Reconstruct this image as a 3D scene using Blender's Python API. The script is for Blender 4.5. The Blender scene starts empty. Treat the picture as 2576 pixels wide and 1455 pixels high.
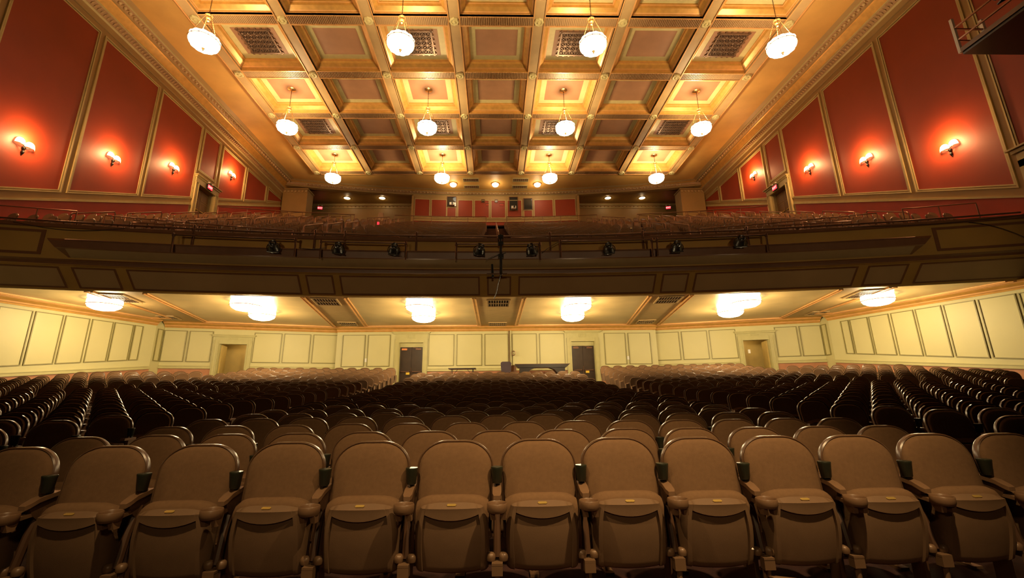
import bpy, math, random
from mathutils import Vector, Matrix
random.seed(7)
S = bpy.context.scene
COL = S.collection
PI = math.pi

# ------------------------------------------------------------------ camera, world, lights, exposure
def setup_camera():
    f, pitch, yaw, roll, sx = 1098.0, math.radians(13.948), math.radians(1.366), math.radians(-0.639), -19.7
    F = Vector((math.sin(yaw)*math.cos(pitch), math.cos(yaw)*math.cos(pitch), math.sin(pitch)))
    R = Vector((math.cos(yaw), -math.sin(yaw), 0.0)); U = R.cross(F)
    R2 = R*math.cos(roll) + U*math.sin(roll); U2 = U*math.cos(roll) - R*math.sin(roll)
    cd = bpy.data.cameras.new('camera'); co = bpy.data.objects.new('camera', cd); COL.objects.link(co)
    co.matrix_world = Matrix(((R2.x, U2.x, -F.x, -0.2), (R2.y, U2.y, -F.y, 0.0), (R2.z, U2.z, -F.z, 1.25), (0, 0, 0, 1)))
    cd.sensor_width = 36.0; cd.lens = f/2576*36.0; cd.shift_x = -sx/2576
    cd.clip_start = 0.05; cd.clip_end = 200
    S.camera = co
setup_camera()
W = bpy.data.worlds.new('world'); S.world = W; W.use_nodes = True
W.node_tree.nodes['Background'].inputs[0].default_value = (1.0, 0.55, 0.2, 1)
W.node_tree.nodes['Background'].inputs[1].default_value = 0.004
S.view_settings.view_transform = 'Standard'; S.view_settings.look = 'None'
S.view_settings.exposure = 0.0; S.view_settings.gamma = 1.0; S.view_settings.use_curve_mapping = False
S.cycles.use_denoising = True
S.cycles.max_bounces = 5; S.cycles.diffuse_bounces = 3; S.cycles.glossy_bounces = 2
S.cycles.transmission_bounces = 2; S.cycles.sample_clamp_indirect = 4.0; S.cycles.caustics_reflective = False; S.cycles.caustics_refractive = False

WARM = (1.0, 0.70, 0.37)
WARM2 = (1.0, 0.74, 0.38)
P_UP, P_DOWN, P_UNDER, P_SCONCE, P_STAGE = 640.0, 8.0, 310.0, 250.0, 310.0
def lamp(name, loc, power, color=WARM, radius=0.15, spot=None, aim=None, blend=0.6):
    d = bpy.data.lights.new(name, 'SPOT' if spot else 'POINT'); d.energy = power; d.color = color; d.shadow_soft_size = radius
    o = bpy.data.objects.new(name, d); COL.objects.link(o); o.location = loc
    if spot:
        d.spot_size = math.radians(spot); d.spot_blend = blend
        v = Vector(aim)-Vector(loc); o.rotation_euler = v.to_track_quat('-Z', 'Y').to_euler()
    return o
# work lights rigged over the stage, behind and above the camera
lamp('stage_work_light', (1.7, 1.25, 4.6), P_STAGE*2.7, (1.0, 0.66, 0.31), 0.05, 74, (1.2, 3.0, 0.0), 1.0)
lamp('stage_work_light', (-1.6, 1.25, 4.6), P_STAGE*1.35, (1.0, 0.66, 0.31), 0.05, 80, (-1.3, 3.0, 0.0), 1.0)
lamp('stage_work_light', (0.2, -2.5, 3.6), P_STAGE*0.55, (1.0, 0.66, 0.31), 0.3, 84, (0.0, 2.0, 0.0), 1.0)
# chandeliers of the next bay, above and behind the camera, and unseen fill spots added to brighten the balcony front
for x_ in (-12.6, -4.2, 4.2, 12.6): lamp('chandelier_light_stage_end', (x_, 8.4, 15.6), 35, WARM, .4)
for x_ in (-15.0, -7.5, 0.0, 7.5, 15.0): lamp('balcony_fill_light', (x_*.6, -3.5, 3.2), 1700, WARM, .4, 31, (x_, 16.0, 6.3), 1.0)

# ------------------------------------------------------------------ materials
def mat(name, col, rough=0.6, metal=0.0, var=0.12, nscale=4.0, bump=0.0, bscale=60.0, emit=None, estr=0.0, spec=0.5, col2=None, sampling=True):
    m = bpy.data.materials.new(name); m.use_nodes = True
    nt = m.node_tree; n = nt.nodes; l = nt.links
    b = n['Principled BSDF']; b.inputs['Roughness'].default_value = rough; b.inputs['Metallic'].default_value = metal
    b.inputs['Specular IOR Level'].default_value = spec
    tc = n.new('ShaderNodeTexCoord'); ns = n.new('ShaderNodeTexNoise'); ns.inputs['Scale'].default_value = nscale; ns.inputs['Detail'].default_value = 4
    l.new(tc.outputs['Object'], ns.inputs['Vector'])
    cr = n.new('ShaderNodeValToRGB'); cr.color_ramp.elements[0].position = 0.3; cr.color_ramp.elements[1].position = 0.7
    c2 = col2 or tuple(min(1, c*(1+var)) for c in col); c1 = tuple(c*(1-var) for c in col)
    cr.color_ramp.elements[0].color = (*c1, 1); cr.color_ramp.elements[1].color = (*c2, 1)
    l.new(ns.outputs['Fac'], cr.inputs['Fac']); l.new(cr.outputs['Color'], b.inputs['Base Color'])
    if bump:
        n2 = n.new('ShaderNodeTexNoise'); n2.inputs['Scale'].default_value = bscale; n2.inputs['Detail'].default_value = 2
        l.new(tc.outputs['Object'], n2.inputs['Vector'])
        bp = n.new('ShaderNodeBump'); bp.inputs['Strength'].default_value = bump; bp.inputs['Distance'].default_value = 0.01
        l.new(n2.outputs['Fac'], bp.inputs['Height']); l.new(bp.outputs['Normal'], b.inputs['Normal'])
    if emit:
        b.inputs['Emission Color'].default_value = (*emit, 1); b.inputs['Emission Strength'].default_value = estr
        if not sampling: m.cycles.emission_sampling = 'NONE'
    return m
M = {}
M['red'] = mat('red_wall_paint', (0.28, 0.034, 0.008), 0.55, var=0.10, nscale=0.6, bump=0.06, bscale=25)
M['red_dado'] = mat('red_dado_paint', (0.42, 0.045, 0.02), 0.5, var=0.1, nscale=1.0)
M['tan'] = mat('tan_wall_paint', (0.36, 0.235, 0.085), 0.5, var=0.08, nscale=1.0)
M['tan_line'] = mat('pale_olive_moulding', (0.50, 0.42, 0.19), 0.4, var=0.08)
M['ochre'] = mat('ochre_plaster', (0.62, 0.36, 0.095), 0.55, var=0.16, nscale=0.5)
M['gold'] = mat('gold_paint', (0.66, 0.36, 0.085), 0.38, metal=0.25, var=0.12)
M['cream'] = mat('cream_green_plaster', (0.62, 0.53, 0.24), 0.5, var=0.06)
M['mauve'] = mat('mauve_brown_plaster', (0.37, 0.19, 0.095), 0.6, var=0.10, nscale=1.2)
M['beam'] = mat('tan_beam_plaster', (0.50, 0.34, 0.15), 0.5, var=0.08, nscale=1.5)
M['beamline'] = mat('gilded_edge', (0.78, 0.42, 0.15), 0.35, metal=0.2, var=0.08)
M['flute'] = mat('bronze_fluting', (0.40, 0.24, 0.11), 0.45, var=0.08)
M['grille'] = mat('bronze_grille', (0.22, 0.13, 0.075), 0.4, metal=0.5, var=0.1)
M['void'] = mat('dark_duct', (0.012, 0.007, 0.004), 0.9, var=0.1)
M['fascia'] = mat('balcony_ochre_paint', (0.36, 0.215, 0.05), 0.5, var=0.08, nscale=1.0)
M['fpanel'] = mat('balcony_grey_brown_panel', (0.34, 0.225, 0.10), 0.55, var=0.07, nscale=1.0, bump=0.03)
M['fdark'] = mat('balcony_dark_moulding', (0.15, 0.062, 0.022), 0.45, var=0.08)
M['fcove'] = mat('balcony_cove_paint', (0.29, 0.21, 0.10), 0.5, var=0.06)
M['sage'] = mat('sage_wall_paint', (0.60, 0.555, 0.27), 0.5, var=0.035, nscale=0.7)
M['sage_panel'] = mat('sage_panel_paint', (0.60, 0.55, 0.265), 0.5, var=0.05, nscale=0.5)
M['sage_line'] = mat('sage_moulding', (0.25, 0.215, 0.07), 0.45, var=0.08)
M['sage_trim'] = mat('sage_trim_paint', (0.50, 0.455, 0.20), 0.45, var=0.05)
M['dado'] = mat('terracotta_dado', (0.45, 0.19, 0.085), 0.5, var=0.1)
M['soffit'] = mat('soffit_plaster', (0.55, 0.40, 0.18), 0.30, var=0.12, nscale=0.9)
M['soffit_band'] = mat('soffit_band_paint', (0.46, 0.31, 0.13), 0.5, var=0.08)
M['carpet'] = mat('dark_red_carpet', (0.035, 0.010, 0.007), 0.95, var=0.35, nscale=9, bump=0.3, bscale=120)
M['carpet_pat'] = mat('patterned_aisle_carpet', (0.22, 0.05, 0.025), 0.95, col2=(0.60, 0.30, 0.14), var=0.4, nscale=14, bump=0.3)
M['fabric'] = mat('brown_seat_fabric', (0.182, 0.102, 0.050), 0.85, var=0.07, nscale=40, bump=0.3, bscale=520, spec=0.25)
M['shell'] = mat('brown_seat_shell', (0.115, 0.062, 0.033), 0.30, var=0.06, nscale=8, bump=0.05, bscale=300)
M['pan'] = mat('brown_seat_plastic', (0.172, 0.103, 0.056), 0.5, var=0.05, nscale=12, bump=0.12, bscale=400)
M['armpad'] = mat('tan_arm_plastic', (0.20, 0.115, 0.062), 0.38, var=0.06, nscale=20)
M['post'] = mat('dark_brown_enamel', (0.085, 0.042, 0.022), 0.4, var=0.1)
M['bracket'] = mat('brown_enamel_steel', (0.18, 0.105, 0.056), 0.42, metal=0.1, var=0.1)
M['cap'] = mat('blackish_green_plastic', (0.025, 0.03, 0.018), 0.35, var=0.2)
M['brass'] = mat('brass', (0.75, 0.55, 0.16), 0.35, metal=0.7, var=0.1)
M['ink'] = mat('dark_ink', (0.03, 0.02, 0.01), 0.6)
M['steel'] = mat('brown_steel_pipe', (0.16, 0.085, 0.05), 0.28, metal=0.6, var=0.15)
M['bronze_rail'] = mat('copper_brown_rail', (0.26, 0.135, 0.08), 0.30, metal=0.6, var=0.1)
M['black'] = mat('black_metal', (0.012, 0.011, 0.009), 0.35, var=0.3)
M['lens'] = mat('lamp_lens', (0.03, 0.03, 0.028), 0.08, var=0.1)
M['door_dark'] = mat('dark_brown_door', (0.045, 0.026, 0.014), 0.35, var=0.15)
M['door_tan'] = mat('tan_wood_door', (0.22, 0.125, 0.05), 0.45, var=0.12, nscale=3)
M['hall'] = mat('hallway_ochre_wall', (0.58, 0.42, 0.13), 0.5, var=0.06)
M['white'] = mat('white_plastic', (0.8, 0.78, 0.7), 0.4, var=0.03)
M['table'] = mat('black_table_top', (0.02, 0.014, 0.010), 0.35, var=0.2)
M['chairblue'] = mat('dark_plum_upholstery', (0.06, 0.04, 0.05), 0.85, var=0.15)
M['yellow'] = mat('yellow_sticker', (0.8, 0.55, 0.05), 0.5, var=0.1)
M['orange'] = mat('orange_label', (0.8, 0.28, 0.08), 0.5, var=0.1)
M['paper'] = mat('pale_card', (0.6, 0.42, 0.25), 0.7)
M['glow'] = mat('lit_glass_bowl', (0.9, 0.85, 0.75), 0.3, emit=(1.0, 0.86, 0.62), estr=6.0, sampling=False)
M['glow2'] = mat('lit_flush_glass', (0.9, 0.85, 0.75), 0.3, emit=(1.0, 0.88, 0.66), estr=9.0, sampling=False)
M['shade'] = mat('lit_sconce_shade', (0.9, 0.7, 0.4), 0.4, emit=(1.0, 0.72, 0.33), estr=7.0, sampling=False)
M['downlight'] = mat('lit_downlight', (0.9, 0.85, 0.7), 0.3, emit=(1.0, 0.88, 0.62), estr=2.2, sampling=False)
M['exit'] = mat('lit_exit_face', (0.6, 0.02, 0.02), 0.4, emit=(1.0, 0.03, 0.05), estr=1.6, sampling=False)
M['exit_txt'] = mat('lit_exit_letters', (0.9, 0.6, 0.6), 0.4, emit=(1.0, 0.55, 0.5), estr=1.8, sampling=False)
M['brassbright'] = mat('gilt_metal', (0.75, 0.42, 0.15), 0.3, metal=0.8, var=0.1)

# ------------------------------------------------------------------ mesh helpers
class MB:
    def __init__(s): s.v = []; s.f = []; s.m = []
    def add(s, vs, fs, mi=0):
        o = len(s.v); s.v += [tuple(v) for v in vs]
        for f in fs: s.f.append(tuple(i+o for i in f)); s.m.append(mi)
        return s
    def box(s, c, d, mi=0, rz=0.0, rx=0.0):
        hx, hy, hz = d[0]/2, d[1]/2, d[2]/2
        vs = [Vector((x*hx, y*hy, z*hz)) for z in (-1, 1) for y in (-1, 1) for x in (-1, 1)]
        if rx: vs = [Matrix.Rotation(rx, 3, 'X') @ v for v in vs]
        if rz: vs = [Matrix.Rotation(rz, 3, 'Z') @ v for v in vs]
        vs = [v+Vector(c) for v in vs]
        return s.add(vs, [(0, 2, 3, 1), (4, 5, 7, 6), (0, 1, 5, 4), (2, 6, 7, 3), (0, 4, 6, 2), (1, 3, 7, 5)], mi)
    def bar(s, a, b, w, h=None, mi=0):
        a = Vector(a); b = Vector(b); d = b-a; L = d.length
        if L < 1e-6: return s
        d /= L; up = Vector((0, 0, 1)) if abs(d.z) < 0.95 else Vector((0, 1, 0))
        x = d.cross(up).normalized(); y = x.cross(d); h = h or w
        vs = [p + x*sx*w/2 + y*sy*h/2 for p in (a, b) for sx, sy in ((-1, -1), (1, -1), (1, 1), (-1, 1))]
        return s.add(vs, [(0, 1, 2, 3), (7, 6, 5, 4), (0, 4, 5, 1), (1, 5, 6, 2), (2, 6, 7, 3), (3, 7, 4, 0)], mi)
    def tube(s, pts, r, n=8, mi=0, closed=False):
        pts = [Vector(p) for p in pts]; k = len(pts); rs = r if isinstance(r, (list, tuple)) else [r]*k
        rings = []; prev = None
        for i, p in enumerate(pts):
            if closed: t = pts[(i+1) % k]-pts[i-1]
            else: t = pts[min(i+1, k-1)]-pts[max(i-1, 0)]
            t.normalize()
            if prev is None: a = Vector((0, 0, 1)) if abs(t.z) < 0.9 else Vector((1, 0, 0))
            else: a = prev
            x = (a - t*a.dot(t)).normalized(); y = t.cross(x); prev = x
            rings.append([p + (x*math.cos(2*PI*j/n)+y*math.sin(2*PI*j/n))*rs[i] for j in range(n)])
        vs = [v for r_ in rings for v in r_]; fs = []
        for i in range(k if closed else k-1):
            i2 = (i+1) % k
            for j in range(n): fs.append((i*n+j, i*n+(j+1) % n, i2*n+(j+1) % n, i2*n+j))
        if not closed: fs.append(tuple(range(n-1, -1, -1))); fs.append(tuple((k-1)*n+j for j in range(n)))
        return s.add(vs, fs, mi)
    def lathe(s, prof, n=20, c=(0, 0, 0), mi=0, mod=None):
        vs = []; k = len(prof)
        for (r, z) in prof:
            for j in range(n):
                a = 2*PI*j/n; rr = r*(mod(a, z) if mod else 1)
                vs.append((c[0]+rr*math.cos(a), c[1]+rr*math.sin(a), c[2]+z))
        fs = [(i*n+j, i*n+(j+1) % n, (i+1)*n+(j+1) % n, (i+1)*n+j) for i in range(k-1) for j in range(n)]
        return s.add(vs, fs, mi)
    def prism(s, pts, ext, mi=0):
        """closed polygon pts (3D) extruded by vector ext"""
        n = len(pts); e = Vector(ext); vs = [Vector(p) for p in pts]; vs += [p+e for p in vs]
        fs = [tuple(range(n-1, -1, -1)), tuple(range(n, 2*n))]+[(i, (i+1) % n, (i+1) % n+n, i+n) for i in range(n)]
        return s.add(vs, fs, mi)
    def slab(s, fn, u0, u1, v0, v1, nu, nv, h0, h1, mi=0):
        """patch of the surface fn(u,v) between normal offsets h0 and h1, closed"""
        top = []; bot = []
        du = (u1-u0)/max(nu, 1); dv = (v1-v0)/max(nv, 1)
        for i in range(nu+1):
            for j in range(nv+1):
                u = u0+du*i; v = v0+dv*j; e = 1e-3
                p = Vector(fn(u, v)); n = (Vector(fn(u+e, v))-p).cross(Vector(fn(u, v+e))-p).normalized()
                top.append(p+n*h1); bot.append(p+n*h0)
        N = (nu+1)*(nv+1); q = lambda i, j: i*(nv+1)+j; fs = []
        for i in range(nu):
            for j in range(nv):
                a, b, c, d = q(i, j), q(i+1, j), q(i+1, j+1), q(i, j+1)
                fs.append((a, b, c, d)); fs.append((a+N, d+N, c+N, b+N))
        for i in range(nu):
            fs.append((q(i, 0), q(i, 0)+N, q(i+1, 0)+N, q(i+1, 0))); fs.append((q(i, nv), q(i+1, nv), q(i+1, nv)+N, q(i, nv)+N))
        for j in range(nv):
            fs.append((q(0, j), q(0, j+1), q(0, j+1)+N, q(0, j)+N)); fs.append((q(nu, j), q(nu, j)+N, q(nu, j+1)+N, q(nu, j+1)))
        return s.add(top+bot, fs, mi)
    def frame(s, fn, u0, u1, v0, v1, wu, wv, nu, nv, h0, h1, mi=0):
        s.slab(fn, u0, u1, v0, v0+wv, nu, 1, h0, h1, mi); s.slab(fn, u0, u1, v1-wv, v1, nu, 1, h0, h1, mi)
        s.slab(fn, u0, u0+wu, v0+wv, v1-wv, 1, nv, h0, h1, mi); s.slab(fn, u1-wu, u1, v0+wv, v1-wv, 1, nv, h0, h1, mi)
        return s
    def sweep(s, path, prof, mis=None, side=1, caps=True):
        """sweep profile (d, z) along a plan path; d is measured to the left of travel * side"""
        k = len(path); m = len(prof); vs = []
        for i, p in enumerate(path):
            a = Vector(path[max(i-1, 0)]).to_2d(); b = Vector(path[min(i+1, k-1)]).to_2d(); t = (b-a).normalized()
            n = Vector((-t.y, t.x))*side
            if 0 < i < k-1:
                t1 = (Vector(path[i]).to_2d()-a).normalized(); n1 = Vector((-t1.y, t1.x))*side
                n = n/max(0.3, n.dot(n1))
            for (d, z) in prof: vs.append((p[0]+n.x*d, p[1]+n.y*d, (p[2] if len(p) > 2 else 0)+z))
        o = len(s.v); s.v += vs
        for i in range(k-1):
            for j in range(m-1):
                s.f.append((o+i*m+j, o+i*m+j+1, o+(i+1)*m+j+1, o+(i+1)*m+j)); s.m.append(mis[j] if mis else 0)
        return s
    def mesh(s, name, mats, smooth=None):
        me = bpy.data.meshes.new(name); me.from_pydata([tuple(v) for v in s.v], [], s.f)
        for m_ in (mats if isinstance(mats, (list, tuple)) else [mats]): me.materials.append(M[m_])
        if any(s.m): me.polygons.foreach_set('material_index', s.m)
        if smooth is not None:
            me.polygons.foreach_set('use_smooth', [True]*len(s.f)); me.update(); me.set_sharp_from_angle(angle=math.radians(smooth))
        me.update()
        return me
    def build(s, name, mats, parent=None, smooth=None, loc=None):
        return ob(name, s.mesh(name, mats, smooth), parent, loc)
def ob(name, data, parent=None, loc=None, rot=None):
    o = bpy.data.objects.new(name, data); COL.objects.link(o)
    if parent: o.parent = parent
    if loc is not None: o.location = loc
    if rot is not None: o.rotation_euler = rot
    return o
def struct(o): o['kind'] = 'structure'; return o
def stuff(o, label=None, cat=None):
    o['kind'] = 'stuff'
    if label: o['label'] = label
    if cat: o['category'] = cat
    return o
def thing(name, label, cat, loc=(0, 0, 0), rz=0.0, group=None, data=None):
    o = ob(name, data, None, loc, (0, 0, rz)); o['label'] = label; o['category'] = cat
    if group: o['group'] = group
    return o
def tag(o, label, cat, group=None):
    o['label'] = label; o['category'] = cat
    if group: o['group'] = group
    return o
def copy_tree(o, parent=None):
    c = o.copy(); COL.objects.link(c); c.parent = parent
    for ch in list(o.children): copy_tree(ch, c)
    return c

# ------------------------------------------------------------------ plan functions
def curve(X): return -0.0065*X*X                      # sag of the balcony front and its rows
YB = 17.05
_T = [(0, .90), (3.25, .96), (4.02, .97), (4.79, 1.0), (5.56, 1.04), (6.33, 1.065), (7.1, 1.10), (7.87, 1.15), (8.64, 1.21), (9.41, 1.265), (10.18, 1.31), (10.95, 1.36), (11.72, 1.41), (12.49, 1.465), (13.26, 1.53), (14.03, 1.61), (14.8, 1.69), (15.57, 1.77), (16.34, 1.85), (17.11, 1.945), (17.88, 2.07), (18.65, 2.18), (19.42, 2.285), (20.19, 2.39), (21.0, 2.55), (21.9, 2.72), (22.7, 2.93), (26, 2.95), (40, 2.95)]
SEAT_H = 1.06
def zfloor(X, Y):
    if Y <= 0: z = .90
    else:
        z = _T[-1][1]
        for (a, za), (b, zb) in zip(_T, _T[1:]):
            if a <= Y <= b: z = za+(zb-za)*(Y-a)/(b-a); break
    side = 0.025*max(0.0, min(abs(X), 16)-4.8)
    if Y > 21: side *= max(0, 1-(Y-21)/1.7)
    if Y < 3: side *= 0.0 if Y < 0 else Y/3
    return z+side-SEAT_H
def zbal(X, Y): return -0.536+0.443*(Y+0.0065*X*X)

# ------------------------------------------------------------------ floor
m = MB(); nx, ny = 60, 56; x0, x1, y0, y1 = -21.5, 21.5, -3.0, 25.2
vs = [(x0+(x1-x0)*i/nx, y0+(y1-y0)*j/ny, zfloor(x0+(x1-x0)*i/nx, y0+(y1-y0)*j/ny)) for i in range(nx+1) for j in range(ny+1)]
fs = [(i*(ny+1)+j, (i+1)*(ny+1)+j, (i+1)*(ny+1)+j+1, i*(ny+1)+j+1) for i in range(nx) for j in range(ny)]
m.add(vs, fs); struct(m.build('floor', 'carpet'))

# ------------------------------------------------------------------ upper side walls
WX = 18.5
def zrail(Y): return 9.55+0.443*(Y-17.5)
bays = [(9.75, 13.45), (13.87, 17.20), (17.60, 20.92), (21.28, 24.60), (24.95, 26.45), (26.90, 29.52), (29.87, 32.50), (32.88, 35.20)]
door_y = (25.02, 26.62)
SC_Y = (15.55, 19.25, 22.94, 28.05)
for sgn, side in ((-1, 'left'), (1, 'right')):
    m = MB()
    # wall slab with a doorway hole: built as boxes around it
    X = sgn*(WX+0.15)
    m.box((X, 11.5, 13.7), (0.3, 11.0, 12.6)); m.box((X, (17+door_y[0])/2, 12.6), (0.3, door_y[0]-17, 14.8)); m.box((X, (door_y[1]+39)/2, 12.6), (0.3, 39-door_y[1], 14.8))
    m.box((X, sum(door_y)/2, (14.25+20)/2), (0.3, door_y[1]-door_y[0], 20-14.25)); m.box((X, sum(door_y)/2, (5.2+11.85)/2), (0.3, door_y[1]-door_y[0], 11.85-5.2))
    wall = struct(m.build('wall_'+side, 'tan'))
    fn = (lambda u, v: (-WX, u, v)) if sgn < 0 else (lambda u, v: (WX, -u, v))
    Yu = (lambda a: a) if sgn < 0 else (lambda a: -a)
    # rake-following fields: v is the height as a share between a sloping bottom and level top
    def fld(ztop, zb):
        if sgn < 0: return lambda u, v: (-WX, u, zb(u)+(ztop-zb(u))*v)
        return lambda u, v: (WX, -u, zb(-u)+(ztop-zb(-u))*v)
    for (a, b) in bays:
        over_door = a == 24.95
        zb = (lambda Y: 15.20) if over_door else (lambda Y: zrail(Y)+0.48)
        g = fld(17.95, zb); ua, ub = (Yu(a), Yu(b)) if sgn < 0 else (Yu(b), Yu(a))
        ht = 17.95-zb((a+b)/2)
        p = MB().slab(g, ua, ub, 0.0, 1.0, 1, 1, -0.02, 0.006).build('panel', 'red', wall)
        f = MB(); f.frame(g, ua-0.02, ub+0.02, 0, 1, 0.05, 0.05/ht, 1, 1, 0.0, 0.035); f.frame(g, ua-0.09, ub+0.09, -0.09/ht, 1+0.09/ht, 0.05, 0.05/ht, 1, 1, 0.0, 0.055)
        f.build('panel_frame', 'tan_line', p)
    # dado: red field under a moulded rail that climbs with the balcony
    for (a, b) in ((6.0, door_y[0]-0.42), (door_y[1]+0.42, 36.0)):
        ua, ub = (Yu(a), Yu(b)) if sgn < 0 else (Yu(b), Yu(a))
        dd = lambda Y: 1.8 if Y > 16.5 else max(.05, min(1.8, zrail(Y)-7.35))
        h = (lambda u, v: (-WX, u, zrail(u)-dd(u)*(1-v))) if sgn < 0 else (lambda u, v: (WX, -u, zrail(-u)-dd(-u)*(1-v)))
        MB().slab(h, ua, ub, 0, 1, 24, 1, -0.02, 0.01).build('dado_panel', 'red_dado', wall)
        r = MB().slab(h, ua, ub, 1.0, 1.03, 1, 1, 0, 0.09).slab(h, ua, ub, 1.03, 1.07, 1, 1, 0, 0.05).slab(h, ua, ub, 1.07, 1.09, 1, 1, 0, 0.07)
        r.build('dado_rail', 'tan_line', wall)
    # cornice
    prof = [(0, 18.3), (.05, 18.34), (.05, 18.62), (.10, 18.70), (.12, 18.74), (.25, 18.98), (.31, 18.98), (.31, 19.03), (.37, 19.10), (.55, 19.33), (.62, 19.35), (.62, 19.38), (.72, 19.40), (.96, 19.50), (1.02, 19.50), (1.02, 19.54), (1.10, 19.56), (1.28, 19.60)]
    mis = [0, 0, 1, 0, 2, 1, 1, 3, 3, 3, 0, 0, 2, 1, 1, 0, 0]
    c = MB().sweep([(sgn*WX, 6), (sgn*WX, 36.2)], prof, mis, side=1 if sgn > 0 else -1).build('cornice', ['tan', 'tan_line', 'flute', 'gold'], wall)
    # leaf and egg ornaments
    lf = MB(); eg = MB(); y = 12.0
    while y < 36.0:
        bx = sgn*(WX-0.20)
        a = Vector((sgn*(WX-.115), y, 18.73)); b = Vector((sgn*(WX-.235), y+.10, 18.97)); c1 = Vector((sgn*(WX-.20), y+0.02, 18.83))
        lf.add([a, c1+Vector((-sgn*.03, -.045, -.03)), b, c1+Vector((0, .06, .02)), c1+Vector((-sgn*.045, .01, -.045))], [(0, 1, 4), (1, 2, 4), (2, 3, 4), (3, 0, 4)]); y += .17
    y = 11.0
    while y < 36.0:
        eg.lathe([(0.001, -.09), (.06, -.06), (.085, 0), (.06, .06), (.001, .09)], 8, (sgn*(WX-.84), y, 19.42))
        eg.box((sgn*(WX-.86), y+.15, 19.42), (.14, .035, .05)); y += .30
    stuff(lf.build('leaf_moulding', 'beam', wall)); stuff(eg.build('egg_moulding', 'beam', wall, smooth=50))
    # exit doorway of the balcony
    d = struct(ob('door_1' if sgn < 0 else 'door_2', None)); yc = sum(door_y)/2
    j = MB()
    for yy in (door_y[0]-.15, door_y[1]+.15): j.box((sgn*(WX-.04), yy, 13.05), (.16, .30, 2.5))
    j.box((sgn*(WX-.04), yc, 14.43), (.16, 2.2, .36)); j.box((sgn*(WX-.06), yc, 14.66), (.24, 2.3, .10)); j.box((sgn*(WX-.10), yc, 14.74), (.34, 2.42, .06))
    for yy in (door_y[0]-.28, door_y[0]-.03, door_y[1]+.03, door_y[1]+.28): j.box((sgn*(WX-.13), yy, 13.05), (.04, .04, 2.5))
    for yy in (door_y[0]+.02, door_y[1]-.02): j.box((sgn*(WX+.2), yy, 13.05), (.4, .04, 2.4))
    j.build('door_frame', 'tan_line', d)
    for k, s2 in ((0, -1), (1, 1)):
        lw = 0.78; cy = yc+s2*0.395
        leaf = MB().box((sgn*(WX+.30), cy, 13.04), (.05, lw, 2.38)).build('door_leaf', 'door_tan', d)
        for (za, zb_) in ((12.0, 12.55), (12.65, 13.45), (13.55, 14.1)):
            fn2 = lambda u, v: (sgn*(WX+.275), u*(1 if sgn < 0 else -1), v)
            uu = sorted(((cy-.30)*(1 if sgn < 0 else -1), (cy+.30)*(1 if sgn < 0 else -1)))
            MB().frame(fn2, uu[0], uu[1], za, zb_, .03, .03, 1, 1, 0, .015).build('leaf_panel', 'tan', leaf)
        MB().bar((sgn*(WX+.24), cy-.33, 12.85), (sgn*(WX+.24), cy+.33, 12.85), .04).build('push_bar', 'brass', leaf)
    MB().box((sgn*(WX+.30), yc-0.05, 12.7), (.02, .18, .10)).build('yellow_notice', 'yellow', d)
# the stage-side end of the right wall: a doorcase by the proscenium
d = struct(ob('door_3', None)); j = MB()
j.box((WX-.05, 12.7, 9.55), (.2, 1.9, .12)); j.box((WX-.08, 12.7, 9.66), (.3, 2.1, .06)); j.box((WX-.04, 12.7, 9.2), (.12, 1.7, .5))
j.box((WX-.04, 13.45, 8.0), (.12, .2, 2.4)); j.box((WX-.04, 11.95, 8.0), (.12, .2, 2.4)); j.build('door_frame', 'tan_line', d)
MB().box((WX-.02, 12.7, 7.9), (.06, 1.3, 2.3)).build('door_leaf', 'door_tan', d)

# ------------------------------------------------------------------ main ceiling with coffers
ZC, ZB = 19.60, 19.35
DX, DY, Y0 = 4.2, 3.749, 17.80
gx = [(-3.5+i)*DX for i in range(8)]; gy = [Y0+(j-2)*DY for j in range(7)]      # lattice of the beams
m = MB()
def cslab(a, b, c_, d_): m.box(((a+b)/2, (c_+d_)/2, ZC+.1), (b-a, d_-c_, .2))
cslab(-19, -14.9, 6, 40); cslab(14.9, 19, 6, 40); cslab(-14.9, 14.9, gy[-1]+.2, 37.4)
m.box((0, 8.0, ZC+.1), (29.8, 4.0, .2))
m.box((0, 21.5, ZC+1.1), (31, 26, .1))
ceiling = struct(m.build('ceiling', 'ochre'))
BW = 0.30   # half width of a beam
# the beams
for i, x in enumerate(gx):
    b = MB().box((x, (gy[0]+gy[-1])/2, ZB+.12), (2*BW, gy[-1]-gy[0]+.6, .24))
    for s2 in (-1, 1): b.box((x+s2*(BW-.025), (gy[0]+gy[-1])/2, ZB-.02), (.05, gy[-1]-gy[0]+.6, .05), 1)
    b.build('beam', ['beam', 'beamline'], ceiling)
for j_, y in enumerate(gy):
    for i in range(7):
        xa, xb = gx[i]+BW, gx[i+1]-BW
        b = MB().box(((xa+xb)/2, y, ZB+.13), (xb-xa, 2*BW, .24))
        for s2 in (-1, 1): b.box(((xa+xb)/2, y+s2*(BW-.025), ZB-.01), (xb-xa, .05, .05), 1)
        bo = b.build('cross_beam', ['beam', 'beamline'], ceiling)
        f = MB(); n = 40
        for k in range(n): f.box((xa+(xb-xa)*(k+.5)/n, y, ZB-.005), ((xb-xa)/n*.5, 2*BW-.14, .03))
        stuff(f.build('fluting', 'flute', bo))
# rosettes
r = MB(); r.lathe([(.001, -.10), (.07, -.09), (.09, -.05), (.12, -.04), (.13, -.07), (.20, -.08), (.235, -.04), (.24, 0)], 16, mod=lambda a, z: 1+.06*math.cos(8*a))
rm = r.mesh('rosette', 'cream', 40)
for x in gx:
    for y in gy: ob('rosette', rm, ceiling, (x, y, ZB-.01))
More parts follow.
